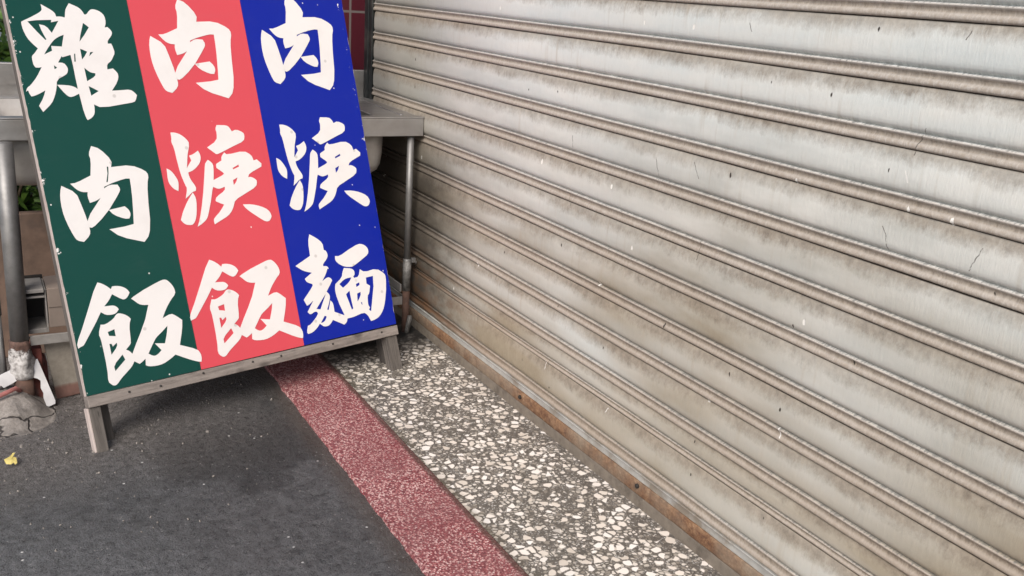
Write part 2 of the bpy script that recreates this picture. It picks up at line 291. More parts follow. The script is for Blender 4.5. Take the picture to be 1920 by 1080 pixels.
f = n.noise(42, 6, 0.7); g = n.noise(120, 3, 0.6); z = n.sep()[2]
m = n.ramp(n.math('MULTIPLY_ADD', z, -6.0, n.math('MULTIPLY_ADD', f, 0.7, 0.42)), [(0.27, 0.0), (0.33, 1.0)])
col = n.mix(m, n.ramp(g, [(0.3, (0.055, 0.032, 0.026)), (0.7, (0.15, 0.085, 0.065))]), n.ramp(g, [(0.3, (0.22, 0.205, 0.195)), (0.6, (0.58, 0.56, 0.545))]))
n.color(col); n.bump(n.math('ADD', m, f), 0.8, 0.004); M['flake'] = n.m
n = N('rough_mortar', 0.9)
f = n.noise(24, 7, 0.7); g = n.noise(7, 4, 0.6, dist=0.8); k = n.noise(160, 3, 0.6)
col = n.ramp(n.math('ADD', n.math('MULTIPLY', f, 0.8), n.math('MULTIPLY', k, 0.2)), [(0.3, (0.10, 0.088, 0.078)), (0.5, (0.235, 0.21, 0.188)), (0.7, (0.40, 0.365, 0.335))])
col = n.mix(n.ramp(g, [(0.55, 0.0), (0.72, 0.6)]), col, (0.09, 0.078, 0.07))
wv_ = n.new('ShaderNodeVectorMath'); wv_.operation = 'ADD'; nn_ = n.new('ShaderNodeTexNoise'); nn_.inputs['Scale'].default_value = 22; n.lk(n.tc.outputs['Object'], nn_.inputs['Vector'])
s9 = n.new('ShaderNodeVectorMath'); s9.operation = 'SCALE'; s9.inputs['Scale'].default_value = 0.05; n.lk(nn_.outputs['Color'], s9.inputs[0]); n.lk(n.tc.outputs['Object'], wv_.inputs[0]); n.lk(s9.outputs[0], wv_.inputs[1])
cr_ = n.vor(8.5, 'DISTANCE_TO_EDGE', wv_.outputs[0]); ckm = n.ramp(cr_.outputs['Distance'], [(0.008, 1.0), (0.022, 0.0)])
col = n.mix(n.math('MULTIPLY', ckm, 0.9), col, (0.025, 0.02, 0.018)); n.color(col); n.bump(n.math('SUBTRACT', f, ckm), 0.7, 0.008); M['mortar'] = n.m
M['brick'] = mat_plain('red_brick', (0.15, 0.042, 0.032), 0.85, var=0.4, scale=40, bump=0.4, dirt=(0.16, 0.10, 0.08))
n = N('slab_concrete', 0.85)
f = n.noise(28, 6, 0.7); z = n.sep()[2]
gm = n.ramp(n.math('ADD', z, n.math('MULTIPLY', f, 0.008)), [(0.034, 1.0), (0.038, 0.0)])
col = n.mix(gm, n.ramp(f, [(0.3, (0.155, 0.135, 0.11)), (0.7, (0.265, 0.24, 0.205))]), n.ramp(f, [(0.3, (0.10, 0.055, 0.045)), (0.7, (0.18, 0.095, 0.075))]))
n.color(col); n.bump(f, 0.3, 0.003); M['slab'] = n.m
n = N('white_glazed_tile', 0.35)
f = n.noise(20, 5, 0.6); n.color(n.ramp(f, [(0.3, (0.50, 0.49, 0.49)), (0.7, (0.68, 0.67, 0.67))])); M['tile'] = n.m
M['board'] = mat_plain('brown_board', (0.16, 0.105, 0.078), 0.75, var=0.35, scale=11, bump=0.2, dirt=(0.095, 0.07, 0.058))
M['card'] = mat_plain('grey_brown_cardboard', (0.205, 0.165, 0.14), 0.8, var=0.15, scale=9, bump=0.1)
M['alu'] = mat_plain('dull_aluminium', (0.27, 0.255, 0.24), 0.6, 0.2, var=0.2, scale=30)
M['hose'] = mat_plain('pink_plastic_hose', (0.42, 0.16, 0.145), 0.5, var=0.2, scale=40, dirt=(0.26, 0.14, 0.12))
M['leaf_y'] = mat_plain('yellow_leaf', (0.55, 0.45, 0.14), 0.6, var=0.25, scale=80)
n = N('maroon_tile', 0.3)
br = n.new('ShaderNodeTexBrick'); br.offset = 0.0; br.inputs['Scale'].default_value = 1.0
br.inputs['Brick Width'].default_value = 0.066; br.inputs['Row Height'].default_value = 0.233; br.inputs['Mortar Size'].default_value = 0.0035
br.inputs['Mortar Smooth'].default_value = 0.1
mp = n.new('ShaderNodeMapping'); cb = n.new('ShaderNodeCombineXYZ'); s_ = n.sep()
n.lk(n.math('ADD', s_[1], 1.02 + 0.0), cb.inputs[0]); n.lk(n.math('ADD', s_[2], 0.087), cb.inputs[1]); n.lk(cb.outputs[0], br.inputs['Vector'])
br.inputs['Color1'].default_value = (0.075, 0.012, 0.020, 1); br.inputs['Color2'].default_value = (0.088, 0.015, 0.022, 1); br.inputs['Mortar'].default_value = (0.16, 0.135, 0.125, 1)
n.color(br.outputs['Color']); M['maroon'] = n.m
n = N('green_leaf', 0.5)
oi = n.noise(40, 2); n.color(n.ramp(oi, [(0.35, (0.022, 0.06, 0.012)), (0.65, (0.10, 0.19, 0.03))])); n.b.inputs['Transmission Weight'].default_value = 0.0; M['leafg'] = n.m
M['stem'] = mat_plain('brown_stem', (0.09, 0.065, 0.04), 0.8)
M['petal'] = mat_plain('pink_petal', (0.55, 0.12, 0.12), 0.6, var=0.3)
M['plaster'] = mat_plain('grey_plaster', (0.30, 0.29, 0.275), 0.85, var=0.12, scale=6, bump=0.1)

# ------------------------------------------------------------------ mesh helpers
def add_box(bm, x0, x1, y0, y1, z0, z1, bev=0.0, mat=None):
    b2 = bmesh.new(); bmesh.ops.create_cube(b2, size=1)
    for v in b2.verts: v.co = Vector(((x0 + x1) / 2 + v.co.x * (x1 - x0), (y0 + y1) / 2 + v.co.y * (y1 - y0), (z0 + z1) / 2 + v.co.z * (z1 - z0)))
    if bev: bmesh.ops.bevel(b2, geom=b2.edges[:], offset=bev, segments=2, affect='EDGES', profile=0.5)
    if mat is not None: bmesh.ops.transform(b2, matrix=mat, verts=b2.verts[:])
    me = bpy.data.meshes.new('tmp'); b2.to_mesh(me); b2.free(); bm.from_mesh(me); bpy.data.meshes.remove(me)
def add_tube(bm, pts, radii, seg=16, cap=True, wob=0.0):
    rings = []
    pts = [Vector(p) for p in pts]
    if isinstance(radii, (int, float)): radii = [radii] * len(pts)
    for i, p in enumerate(pts):
        d = (pts[min(i + 1, len(pts) - 1)] - pts[max(i - 1, 0)]).normalized()
        a = d.cross(Vector((0, 0, 1)));
        if a.length < 1e-3: a = Vector((1, 0, 0))
        a.normalize(); b = d.cross(a)
        ring = []
        for k in range(seg):
            th = 2 * math.pi * k / seg; rr = radii[i]
            q = p + rr * (a * math.cos(th) + b * math.sin(th))
            if wob: q += (q - p) * wob * noise.noise(q * 60)
            ring.append(bm.verts.new(q))
        rings.append(ring)
    for r0, r1 in zip(rings, rings[1:]):
        for k in range(seg): bm.faces.new((r0[k], r0[(k + 1) % seg], r1[(k + 1) % seg], r1[k]))
    if cap: bm.faces.new(rings[0][::-1]); bm.faces.new(rings[-1])
def add_prism(bm, poly, vec):
    a = [bm.verts.new(p) for p in poly]; b = [bm.verts.new(Vector(p) + Vector(vec)) for p in poly]
    bm.faces.new(a); bm.faces.new(b[::-1]); m = len(a)
    for i in range(m): bm.faces.new((a[i], b[i], b[(i + 1) % m], a[(i + 1) % m]))
def obj(name, bm, m, parent=None, smooth=False):
    bmesh.ops.recalc_face_normals(bm, faces=bm.faces[:])
    me = bpy.data.meshes.new(name); bm.to_mesh(me); bm.free(); me.materials.append(m)
    if smooth:
        for p in me.polygons: p.use_smooth = True
    o = bpy.data.objects.new(name, me); C.objects.link(o); o.parent = parent; return o
def tag(o, label, cat, group=None):
    o['label'] = label; o['category'] = cat
    if group: o['group'] = group
    return o
def thing(name, label, cat, loc=(0, 0, 0), group=None):
    o = bpy.data.objects.new(name, None); C.objects.link(o); o.location = loc; o.empty_display_size = 0.1
    return tag(o, label, cat, group)
def structure(o): o['kind'] = 'structure'; return o
def ss(a, b, x):
    t = min(1, max(0, (x - a) / (b - a))); return t * t * (3 - 2 * t)
def gz(x, y): return -0.06 * ss(1.98, 2.16, -x) * ss(0.72, 0.90, -y)

# ------------------------------------------------------------------ ground: one sheet with a dip by the sink's outer leg
def axis(lo, hi, step, far):
    a = [lo + i * step for i in range(int(round((hi - lo) / step)) + 1)]
    f, l, s = [], [], step
    x = hi
    while x < far: s *= 1.6; x += s; f.append(x)
    s = step; x = lo
    while x > -far: s *= 1.6; x -= s; l.append(x)
    return l[::-1] + a + f
xs = axis(-3.0, 0.4, 0.03, 60); ys = [y for y in axis(-1.8, -0.48, 0.03, 60) if y <= -0.479] + [-0.40, 0.2]
ys = sorted(set(ys + [0.6, 2, 8, 30, 60]))
bm = bmesh.new(); grid = [[bm.verts.new((x, y, gz(x, y) + (0.0012 * noise.noise(Vector((x * 9, y * 9, 0))) if y < -0.49 else -0.002 if y < 0.5 else 0))) for y in ys] for x in xs]
for i in range(len(xs) - 1):
    for j in range(len(ys) - 1): bm.faces.new((grid[i][j], grid[i + 1][j], grid[i + 1][j + 1], grid[i][j + 1]))
structure(obj('ground', bm, M['asphalt'], smooth=True))
# red strip with a ragged outer edge, terrazzo strip
bm = bmesh.new(); prev = None; x = -4.0
while x < 3.0:
    e = -0.4630 + 0.0035 * noise.noise(Vector((x * 14, 3, 0))) + 0.0032 * noise.noise(Vector((x * 60, 9, 0)))
    a = bm.verts.new((x, e, 0.004)); b = bm.verts.new((x, -0.3114, 0.004)); c = bm.verts.new((x, e - 0.003, -0.004))
    if prev: bm.faces.new((prev[0], a, b, prev[1])); bm.faces.new((prev[2], c, a, prev[0]))
    prev = (a, b, c); x += 0.008
structure(obj('kerb_strip', bm, M['red']))
bm = bmesh.new(); q = [bm.verts.new(p) for p in ((-4, -0.3112, 0.0045), (3, -0.3112, 0.0045), (3, 0.10, 0.0045), (-4, 0.10, 0.0045))]; bm.faces.new(q)
structure(obj('pavement', bm, M['terrazzo']))

# ------------------------------------------------------------------ rolling shutter
sh = thing('rolling_shutter', 'closed pale grey metal rolling shutter with dusty ribbed slats and a rusty foot', 'shutter', (0, 0, 0))
prof = [(0.0, 0.0015), (0.006, 0.0052), (0.03, 0.0064), (0.07, 0.0075), (0.13, 0.0086), (0.20, 0.0094), (0.28, 0.0099), (0.36, 0.0101), (0.44, 0.0101), (0.52, 0.0099), (0.585, 0.0095), (0.64, 0.0086), (0.68, 0.0068), (0.71, 0.0040), (0.726, 0.0022),
        (0.733, 0.0044), (0.741, 0.0074), (0.757, 0.0084), (0.774, 0.0078), (0.80, 0.0059), (0.84, 0.0050), (0.872, 0.0058), (0.90, 0.0080), (0.93, 0.0089), (0.960, 0.0088), (0.983, 0.0078), (0.994, 0.0056), (1.0, 0.0015)]
Z0 = 0.9354; PITCH = 0.08
bounds = [(Z0 - PITCH * k, Z0 - PITCH * (k + 1), 0) for k in range(-18, 9)]      # (top, bottom, kind)
bounds += [(0.2154, 0.168, 1), (0.168, 0.077, 2)]
XL, XR = -2.668, 1.3
xsl = [XL + d for d in (0, 0.0008, 0.002, 0.004, 0.007, 0.011, 0.016, 0.024)]
x = XL + 0.04
while x < -0.4: xsl.append(x); x += 0.022
while x < XR: xsl.append(x); x += 0.08
bm = bmesh.new(); tl = bm.verts.layers.float.new('t')
for bi, (zt, zb, kind) in enumerate(bounds):
    h = zt - zb; rows = []
    for x in xsl:
        col = []
        s = (x - XL) / 0.016
        endf = math.sqrt(max(0, 1 - (1 - min(1, s)) ** 2))
        wv = 0.0011 * noise.noise(Vector((x * 2.3, bi * 7.1, 0))) + 0.0005 * noise.noise(Vector((x * 11, bi * 5.3, 2))); wz = 0.0009 * noise.noise(Vector((x * 3.1, bi * 3.7, 5)))
        for (t, d) in prof:
            z = zt - t * h
            if kind == 1: z = zt - (t * 0.98 if t < 0.73 else 0.7154 + (t - 0.73) / 0.27 * 0.2846) * h; dd = d * 0.8
            elif kind == 2:
                z = zt - t * h; dd = d if t < 0.73 else d * 0.75
            else: dd = d
            if t < 0.73:
                # rounded-off end of the convex slat
                tm = 0.36; z = (zt - tm * h) + (z - (zt - tm * h)) * (0.55 + 0.45 * endf) if s < 1 else z
                dd = dd * endf
            v = bm.verts.new((x, -(dd + (wv if d > 0.002 else 0)), z + wz)); v[tl] = t; col.append(v)
        rows.append(col)
    for r0, r1 in zip(rows, rows[1:]):
        for a in range(len(prof) - 1): bm.faces.new((r0[a], r0[a + 1], r1[a + 1], r1[a]))
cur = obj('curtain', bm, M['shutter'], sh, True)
bm = bmesh.new(); add_box(bm, XL - 0.06, XR, 0.006, 0.012, 0.03, 2.37); obj('backing_sheet', bm, M['guide'], sh)
bm = bmesh.new(); add_box(bm, XL, XR, -0.003, 0.004, 0.0575, 0.0768, 0.0015); add_box(bm, XL, XR, -0.006, 0.004, 0.0715, 0.0745, 0.001); obj('bottom_bar', bm, M['bar'], sh)
# rusted angle with a ragged, scaly face
bm = bmesh.new(); prev = None; x = XL
while x < XR:
    j = 0.0012 * noise.noise(Vector((x * 40, 1, 1))); k = 0.0015 * noise.noise(Vector((x * 25, 5, 1)))
    ring = [bm.verts.new(p) for p in ((x, 0.003, 0.0570 + k * 0.4), (x, -0.0035 + j, 0.0570 + k * 0.4), (x, -0.0055 + j, 0.0545 + k * 0.4), (x, -0.0050 + j * 0.7, 0.042), (x, -0.0055 - j, 0.0310 + k), (x, -0.0045, 0.0290 + k), (x, 0.003, 0.0285 + k))]
    if prev:
        for a in range(6): bm.faces.new((prev[a], prev[a + 1], ring[a + 1], ring[a]))
    prev = ring; x += 0.012
obj('bottom_angle', bm, M['rust'], sh, True)
bm = bmesh.new(); add_box(bm, XL, XR, -0.0045, 0.003, 0.002, 0.0285, 0.0015); obj('bottom_seal', bm, M['seal'], sh)
for bx, bz in ((-1.715, 0.0434), (-1.264, 0.0473), (-0.78, 0.045)):
    bm = bmesh.new(); add_tube(bm, [(bx, -0.004, bz), (bx, -0.0085, bz), (bx, -0.010, bz)], [0.0048, 0.0048, 0.003], 10); obj('bolt', bm, M['black'], sh)
bm = bmesh.new(); add_box(bm, -2.726, -2.698, -0.013, 0.05, 0.0, 2.45, 0.002); add_box(bm, -2.697, -2.674, -0.010, 0.05, 0.0, 2.45, 0.002); obj('guide_rail', bm, M['guide'], sh)

# ------------------------------------------------------------------ tiled pillar behind
pl = thing('tiled_pillar', 'maroon tiled pillar with pale grout beside the dark shutter guide rail', 'pillar', (-2.80, 0, 0))
pl_ = bmesh.new(); add_box(pl_, -0.45, 0.0, -0.42, 0.06, 0.0, 2.6); obj('tile_face', pl_, M['maroon'], pl)

# ------------------------------------------------------------------ menu board (local axes: u along the foot, v up the board, w out of its face)
e1 = Vector((-0.23817519, 0.97122221, 0)); e2 = Vector((-0.34805491, -0.08535435, 0.93358043)); e3 = Vector((0.90671404, 0.22235569, 0.35836795))
mb = thing('menu_board', 'leaning wooden menu board in green, red and blue with white brush characters', 'sign')
mb.matrix_world = Matrix(((e1.x, e2.x, e3.x, -1.87186), (e1.y, e2.y, e3.y, -0.88354), (e1.z, e2.z, e3.z, 0.0), (0, 0, 0, 1)))
VT = 1.16
def quadslab(pts, w0, w1):
    bm = bmesh.new(); add_prism(bm, [(u, v, w0) for u, v in pts], (0, 0, w1 - w0)); return bm
def lerp(a, b, v): return a + (b - a) * (v - 0.1165) / (0.93 - 0.1165)
uL = lambda v: lerp(-0.0085, -0.0097, v); u1 = lambda v: lerp(0.2341, 0.2332, v); u2 = lambda v: lerp(0.4902, 0.4988, v); uR = lambda v: lerp(0.7575, 0.7805, v)
VB = 0.1165
def jag(f, v0, v1, amp, seed, nn=120):
    return [(f(v0 + (v1 - v0) * i / nn) + amp * max(0, abs(noise.noise(Vector((i * 0.9, seed, 0)))) - 0.22) * (1 if 0 < i < nn else 0), v0 + (v1 - v0) * i / nn) for i in range(nn + 1)]
obj('backing_board', quadslab([(uL(VB) - 0.0008, VB), (uR(VB) + 0.0006, VB + 0.003), (uR(VT) + 0.0006, VT + 0.003), (uL(VT) - 0.0008, VT)], -0.012, -0.0003), M['ply'], mb)
gp = obj('green_panel', quadslab(jag(lambda v: uL(v) + 0.0004, VB + 0.0005, VT, 0.0034, 3)[::-1] + [(u1(VB) - 0.0004, VB + 0.001), (u1(VT) - 0.0004, VT)], -0.0002, 0.0012), M['green'], mb)
rp = obj('red_panel', quadslab([(u1(VB) + 0.0004, VB + 0.001), (u2(VB) - 0.0004, VB + 0.002), (u2(VT) - 0.0004, VT), (u1(VT) + 0.0004, VT)], -0.0002, 0.0013), M['redf'], mb)
bp = obj('blue_panel', quadslab([(u2(VB) + 0.0003, VB + 0.002)] + jag(lambda v: uR(v) - 0.0003, VB + 0.003, VT, -0.0038, 8) + [(u2(VT) + 0.0003, VT)], -0.0002, 0.0012), M['blue'], mb)
gp['label'] = 'dark green left panel'; rp['label'] = 'coral red middle panel'; bp['label'] = 'royal blue right panel'
GLYPHS = {
  'green': [[[[561,9091,652,9034,721,8991,758,8962,787,8933,804,8900,812,8846,872,8849,914,8846,981,8832,1007,8943,1024,8996,1051,9042,1115,9131,1218,9085,1282,9051,1315,9024,1339,8994,1358,8961,1379,8906,1410,8907,1436,8925,1482,8977,1521,9011,1556,9022,1601,9020,1649,9008,1699,8985,1740,8953,1772,8913,1789,8858,1790,8785,1779,8722,1744,8641,1802,8655,1844,8609,1864,8578,1875,8547,1869,8512,1848,8474,1815,8432,1773,8387,1749,8349,1741,8300,1813,8303,1830,8246,1839,8196,1846,8133,1835,8079,1793,8013,1753,7952,1714,7914,1664,7880,1636,7836,1625,7756,1745,7774,1783,7731,1806,7698,1826,7660,1825,7605,1801,7532,1750,7448,1633,7304,1827,7312,1970,7319,2037,7306,2075,7276,2105,7245,2138,7197,2095,7097,2060,7058,1999,7041,1512,6972,1314,6969,1208,7029,1207,6960,1193,6868,1171,6816,1136,6774,1094,6742,1020,6708,1002,6755,991,6811,975,6931,968,7079,956,7258,850,7210,795,7196,755,7200,716,7226,660,7296,564,7449,700,7442,777,7433,838,7420,890,7399,952,7356,949,7583,950,7828,942,8061,776,8012,763,8036,668,7903,750,7898,788,7879,810,7846,826,7812,834,7779,829,7741,812,7698,790,7668,750,7641,621,7574,568,7510,549,7425,523,7341,490,7257,452,7180,410,7109,340,7031,193,6906,140,7033,223,7150,283,7256,316,7340,204,7282,113,7244,70,7231,32,7227,12,7272,3,7302,-5,7347,-48,7324,-20,7386,6,7416,41,7437,96,7489,173,7574,244,7666,339,7814,312,7805,284,7802,225,7802,200,7843,191,7883,189,7963,193,8017,210,8050,259,8095,339,8191,273,8262,231,8316,193,8375,162,8446,139,8528,126,8605,123,8677,126,8717,133,8726,185,8754,331,8825,453,8892,510,8928,544,8956,562,8984,564,9011,564,9041],[242,8733,408,8761,705,8776,690,8727,840,8761,665,8508,600,8616,548,8658,454,8679,472,8575,493,8499,537,8374,512,8361,386,8527],[889,8476,807,8231,602,8241,601,8145,432,8066,525,8193,624,8311,684,8370,737,8407,795,8438],[1017,8086,1041,8086,1020,7920,991,7920],[578,7848,631,7800,573,7764],[1320,8731,1422,8640,1302,8483,1172,8333,1216,8469],[1156,8191,1287,8130,1221,8037,1153,7963],[1344,8118,1411,8125,1309,8031],[1162,7796,1195,7759,1224,7733,1260,7704,1300,7687,1366,7677,1357,7631,1307,7589,1166,7512],[1176,7413,1359,7304,1190,7209]]],[[[248,5406,440,5284,516,5185,552,5012,598,4760,623,4542,625,4440,612,4382,570,4324,465,4236,374,4265,332,4297,307,4341,272,4440,227,4594,196,4734,178,4858,173,4987,179,5120,191,5220,217,5320]],[[983,6170,1103,6122,1192,6041,1290,5911,1328,5811,1296,5707,1604,5719,1776,5688,1917,5620,2002,5558,2032,5502,2028,5427,1993,5330,1962,5186,1922,4898,1885,4535,1831,4294,1778,4180,1674,4078,1319,4203,1154,4291,1013,4429,1330,4449,1527,4480,1557,4663,1605,5022,1626,5262,1632,5438,1554,5444,1456,5427,1239,5371,1076,5311,1069,5278,1161,5328,1233,5342,1356,5332,1385,5265,1386,5223,1369,5183,1294,5082,1092,4840,898,4657,743,4536,672,4502,615,4518,614,4648,700,4792,962,5090,885,5051,827,5031,732,5010,716,5112,716,5168,730,5233,649,5241,598,5258,550,5287,501,5335,426,5435,516,5439,622,5472,853,5568,905,5807,916,5918,904,5981,920,6052],[1212,5726,1243,5718,1222,5585,1169,5399,1140,5402,1196,5576]],[[1079,4826,1412,4869,1469,4805,1492,4759,1500,4709,1493,4664,1459,4605,1388,4607,1313,4633,1209,4685,1138,4740]]],[[[562,3384,633,3350,676,3322,734,3273,798,3202,829,3257,892,3257,942,3249,998,3233,1049,3208,1096,3173,1128,3135,1156,3075,1114,3015,1085,2985,1054,2963,1022,2955,990,2960,930,2998,798,3101,737,3016,687,2961,598,2881,707,2875,774,2868,811,2853,839,2828,857,2805,873,2772,820,2716,776,2694,722,2688,671,2690,621,2699,574,2722,509,2777,381,2595,229,2399,77,2205,54,2181,28,2169,-8,2160,-34,2150,-59,2136,-64,2215,-27,2308,86,2506,267,2854,453,3219]],[[782,2657,813,2681,841,2690,879,2684,928,2665,973,2640,1013,2609,1043,2578,1072,2532,1041,2467,1024,2415,1007,2327,988,2123,976,2044,963,2023,931,1991,853,1926,902,1895,930,1867,964,1814,1094,2025,1219,2218,1364,2464,1464,2693,1491,2757,1411,2766,1362,2778,1318,2796,1274,2829,1208,2902,1162,2944,1223,2982,1447,3081,1726,3181,1845,3218,1896,3228,1938,3226,1971,3214,2007,3182,2046,3130,2076,3078,2097,3026,2108,2971,2107,2915,2076,2861,2015,2808,1947,2736,1872,2645,1808,2555,1729,2424,1876,2475,1948,2477,1991,2448,2045,2403,2139,2312,2109,2165,2069,2035,1982,1794,2250,1670,2354,1601,2382,1545,2397,1492,2398,1442,2393,1399,2376,1343,2318,1356,2255,1382,2127,1447,1845,1613,1737,1552,1663,1518,1587,1489,1514,1472,1444,1467,1368,1470,1288,1480,1233,1496,1188,1526,1208,1659,1108,1599,1070,1580,971,1656,964,1645,921,1583,872,1536,767,1458,674,1388,618,1341,569,1292,531,1264,503,1257,478,1259,454,1271,427,1298,396,1338,387,1404,404,1540,413,1778,411,2031,407,2182,399,2260,387,2316,400,2389,457,2527,523,2515,591,2532,684,2575,747,2616],[565,2354,708,2386,705,2239,575,2272],[549,2110,593,2101,608,2044,698,2106,698,2046,661,1990,549,1882],[553,1630,604,1707,764,1843,801,1728,559,1539],[1799,2250,1770,2136,1739,2046,1676,1892,1463,1935,1574,1767,1530,1730,1496,1708,1457,1688,1421,1680,1388,1684,1350,1702,1288,1752,1431,1949,1495,2029,1545,2071,1674,2156]]]],
  'red': [[[[2686,8481,2892,8353,2974,8248,3015,8062,3067,7791,3095,7556,3099,7447,3086,7385,3042,7321,2929,7226,2832,7256,2787,7290,2759,7337,2721,7443,2671,7608,2636,7758,2616,7891,2609,8030,2614,8173,2626,8281,2652,8389]],[[3464,9313,3593,9263,3689,9177,3796,9038,3838,8931,3805,8818,4134,8835,4319,8805,4471,8733,4563,8667,4594,8608,4592,8526,4555,8422,4523,8267,4484,7957,4447,7565,4392,7306,4337,7182,4227,7071,3845,7201,3667,7294,3515,7440,3854,7466,4065,7501,4095,7699,4142,8086,4162,8344,4168,8534,4084,8539,3979,8519,3747,8456,3573,8390,3565,8354,3664,8410,3741,8425,3872,8416,3905,8344,3906,8299,3888,8256,3808,8147,3595,7883,3390,7684,3224,7552,3149,7514,3088,7531,3085,7671,3176,7826,3453,8151,3371,8108,3310,8086,3208,8062,3190,8172,3189,8232,3203,8302,3117,8309,3062,8327,3010,8357,2957,8408,2876,8516,2972,8520,3085,8557,3331,8664,3384,8921,3395,9041,3382,9108,3398,9185]],[[3581,7868,3937,7919,3999,7851,4025,7802,4034,7748,4026,7700,3991,7636,3915,7636,3834,7664,3722,7718,3645,7776]]],[[[2462,5586,2520,5551,2551,5521,2575,5487,2602,5439,2632,5377,2652,5322,2660,5273,2654,5205,2623,5075,2542,5127,2498,5179,2462,5247,2445,5313,2446,5410]],[[2707,6361,2782,6357,2836,6343,2894,6319,2949,6281,3002,6231,3043,6179,3071,6126,3061,6038,2989,5851,2915,5559,3050,5721,3023,5830,3094,5847,3150,5872,3245,5927,3267,5872,3276,5829,3278,5781,3266,5728,3240,5670,3199,5616,3142,5567,3092,5529,3047,5503,3000,5484,2926,5463,2925,5426,2929,5386,2940,5332,2968,5261,3015,5173,3033,5108,3017,5047,2950,5031,2911,5012,2857,4968,2752,4896,2813,5063,2826,5136,2811,5170,2789,5254,2761,5387,2743,5519,2729,5717,2720,5957,2708,6067,2690,6127,2687,6177,2699,6218,2705,6269]],[[2938,5013,2972,4925,2981,4863,2974,4765,2943,4607,2921,4520,2896,4452,2867,4395,2835,4352,2805,4324,2776,4313,2738,4312,2688,4321,2647,4336,2614,4358,2585,4388,2550,4446,2632,4613,2740,4779,2817,4879]],[[3433,5708,3495,5654,3521,5615,3531,5575,3522,5483,3494,5341,3478,5263,3471,5243,3544,5273,3688,5328,3739,5355,3750,5378,3711,5418,3598,5513,3605,5576,3614,5601,3634,5613,3755,5671,3764,5734,3789,5778,3855,5846,3896,5802,4015,5804,4226,5837,4374,5827,4460,5774,4512,5715,4536,5614,4619,5633,4716,5531,4699,5457,4448,5357,4352,5303,4317,5239,4370,5243,4413,5230,4463,5200,4496,5172,4512,5146,4509,5101,4486,5038,4397,4972,4162,4870,3956,4780,3873,4718,3844,4654,3814,4596,3782,4545,3740,4494,3688,4445,3613,4399,3467,4335,3357,4289,3315,4270,3300,4258,3294,4340,3308,4384,3340,4417,3380,4451,3452,4506,3539,4593,3611,4677,3538,4709,3431,4769,3431,4792,3440,4817,3458,4851,3524,4899,3639,4960,3699,5012,3708,5075,3614,5048,3562,5039,3516,5051,3431,5096,3401,5032,3310,4776,3224,4569,3177,4466,3146,4416,3115,4383,3074,4351,2994,4302,2893,4255,2959,4377,3005,4483,3079,4681,3187,5018,3293,5405,3332,5556,3352,5619,3367,5641,3389,5667],[3984,5480,4143,5547,4146,5498,3990,5446],[3935,5206,4057,5256,4019,5181,3987,5140,3929,5090]],[[3812,6475,3869,6470,3979,6462,4050,6445,4082,6419,4107,6382,4138,6311,4222,6343,4291,6334,4373,6296,4418,6257,4427,6219,4421,6169,4399,6105,4319,6049,4110,5975,3808,5859,3694,5820,3667,5819,3648,5825,3630,5845,3475,5983,3668,6088,3743,6168,3763,6258,3768,6324,3757,6367,3766,6411,3806,6477]],[[4060,4633,4219,4620,4325,4599,4430,4566,4527,4524,4616,4473,4675,4413,4706,4343,4709,4285,4683,4237,4656,4205,4627,4186,4591,4179,4549,4185,4501,4208,4419,4269,4197,4453,4107,4545]]],[[[3005,3503,3079,3465,3124,3435,3185,3383,3252,3308,3286,3364,3354,3361,3406,3351,3465,3333,3520,3305,3568,3268,3602,3229,3631,3166,3585,3107,3554,3077,3520,3056,3487,3049,3453,3056,3390,3096,3251,3206,3185,3121,3131,3067,3036,2989,3151,2979,3222,2970,3261,2953,3290,2927,3310,2902,3325,2868,3269,2813,3221,2792,3164,2788,3110,2792,3057,2803,3007,2828,2940,2886,2801,2705,2636,2511,2472,2319,2447,2296,2420,2284,2381,2276,2353,2268,2327,2254,2323,2335,2363,2428,2486,2625,2684,2973,2886,3338]],[[3227,2754,3260,2778,3290,2786,3331,2779,3383,2758,3430,2731,3472,2697,3503,2665,3533,2617,3499,2551,3481,2500,3461,2411,3438,2204,3423,2124,3410,2103,3376,2071,3292,2008,3343,1975,3372,1945,3408,1890,3549,2100,3684,2292,3842,2537,3952,2767,3982,2831,3896,2843,3845,2857,3798,2877,3752,2912,3683,2989,3635,3033,3701,3069,3939,3162,4238,3253,4364,3288,4418,3295,4463,3293,4497,3279,4535,3245,4576,3191,4607,3137,4629,3083,4639,3027,4637,2970,4604,2916,4539,2864,4466,2793,4384,2703,4315,2614,4229,2483,4386,2530,4462,2530,4508,2499,4564,2451,4662,2355,4628,2206,4584,2076,4488,1833,4771,1697,4880,1623,4909,1565,4924,1511,4924,1460,4918,1416,4899,1361,4838,1375,4772,1404,4636,1475,4340,1654,4225,1596,4146,1563,4065,1537,3987,1522,3912,1519,3832,1525,3747,1539,3688,1557,3641,1589,3664,1723,3557,1666,3517,1648,3413,1729,3405,1718,3359,1656,3306,1610,3193,1535,3093,1467,3033,1420,2981,1372,2940,1345,2910,1339,2883,1343,2859,1356,2830,1384,2798,1426,2789,1493,2809,1631,2822,1873,2824,2131,2822,2284,2815,2364,2803,2421,2817,2496,2881,2634,2950,2619,3022,2634,3122,2674,3190,2714],[2992,2453,3145,2481,3139,2332,3001,2370],[2972,2206,3018,2195,3033,2137,3130,2197,3129,2135,3089,2079,2969,1974],[2969,1718,3024,1793,3196,1927,3233,1808,2974,1624],[4300,2304,4268,2189,4234,2098,4165,1944,3939,1996,4055,1821,4007,1784,3971,1763,3930,1744,3891,1737,3855,1742,3816,1762,3751,1815,3906,2011,3975,2090,4029,2130,4167,2213]]]],
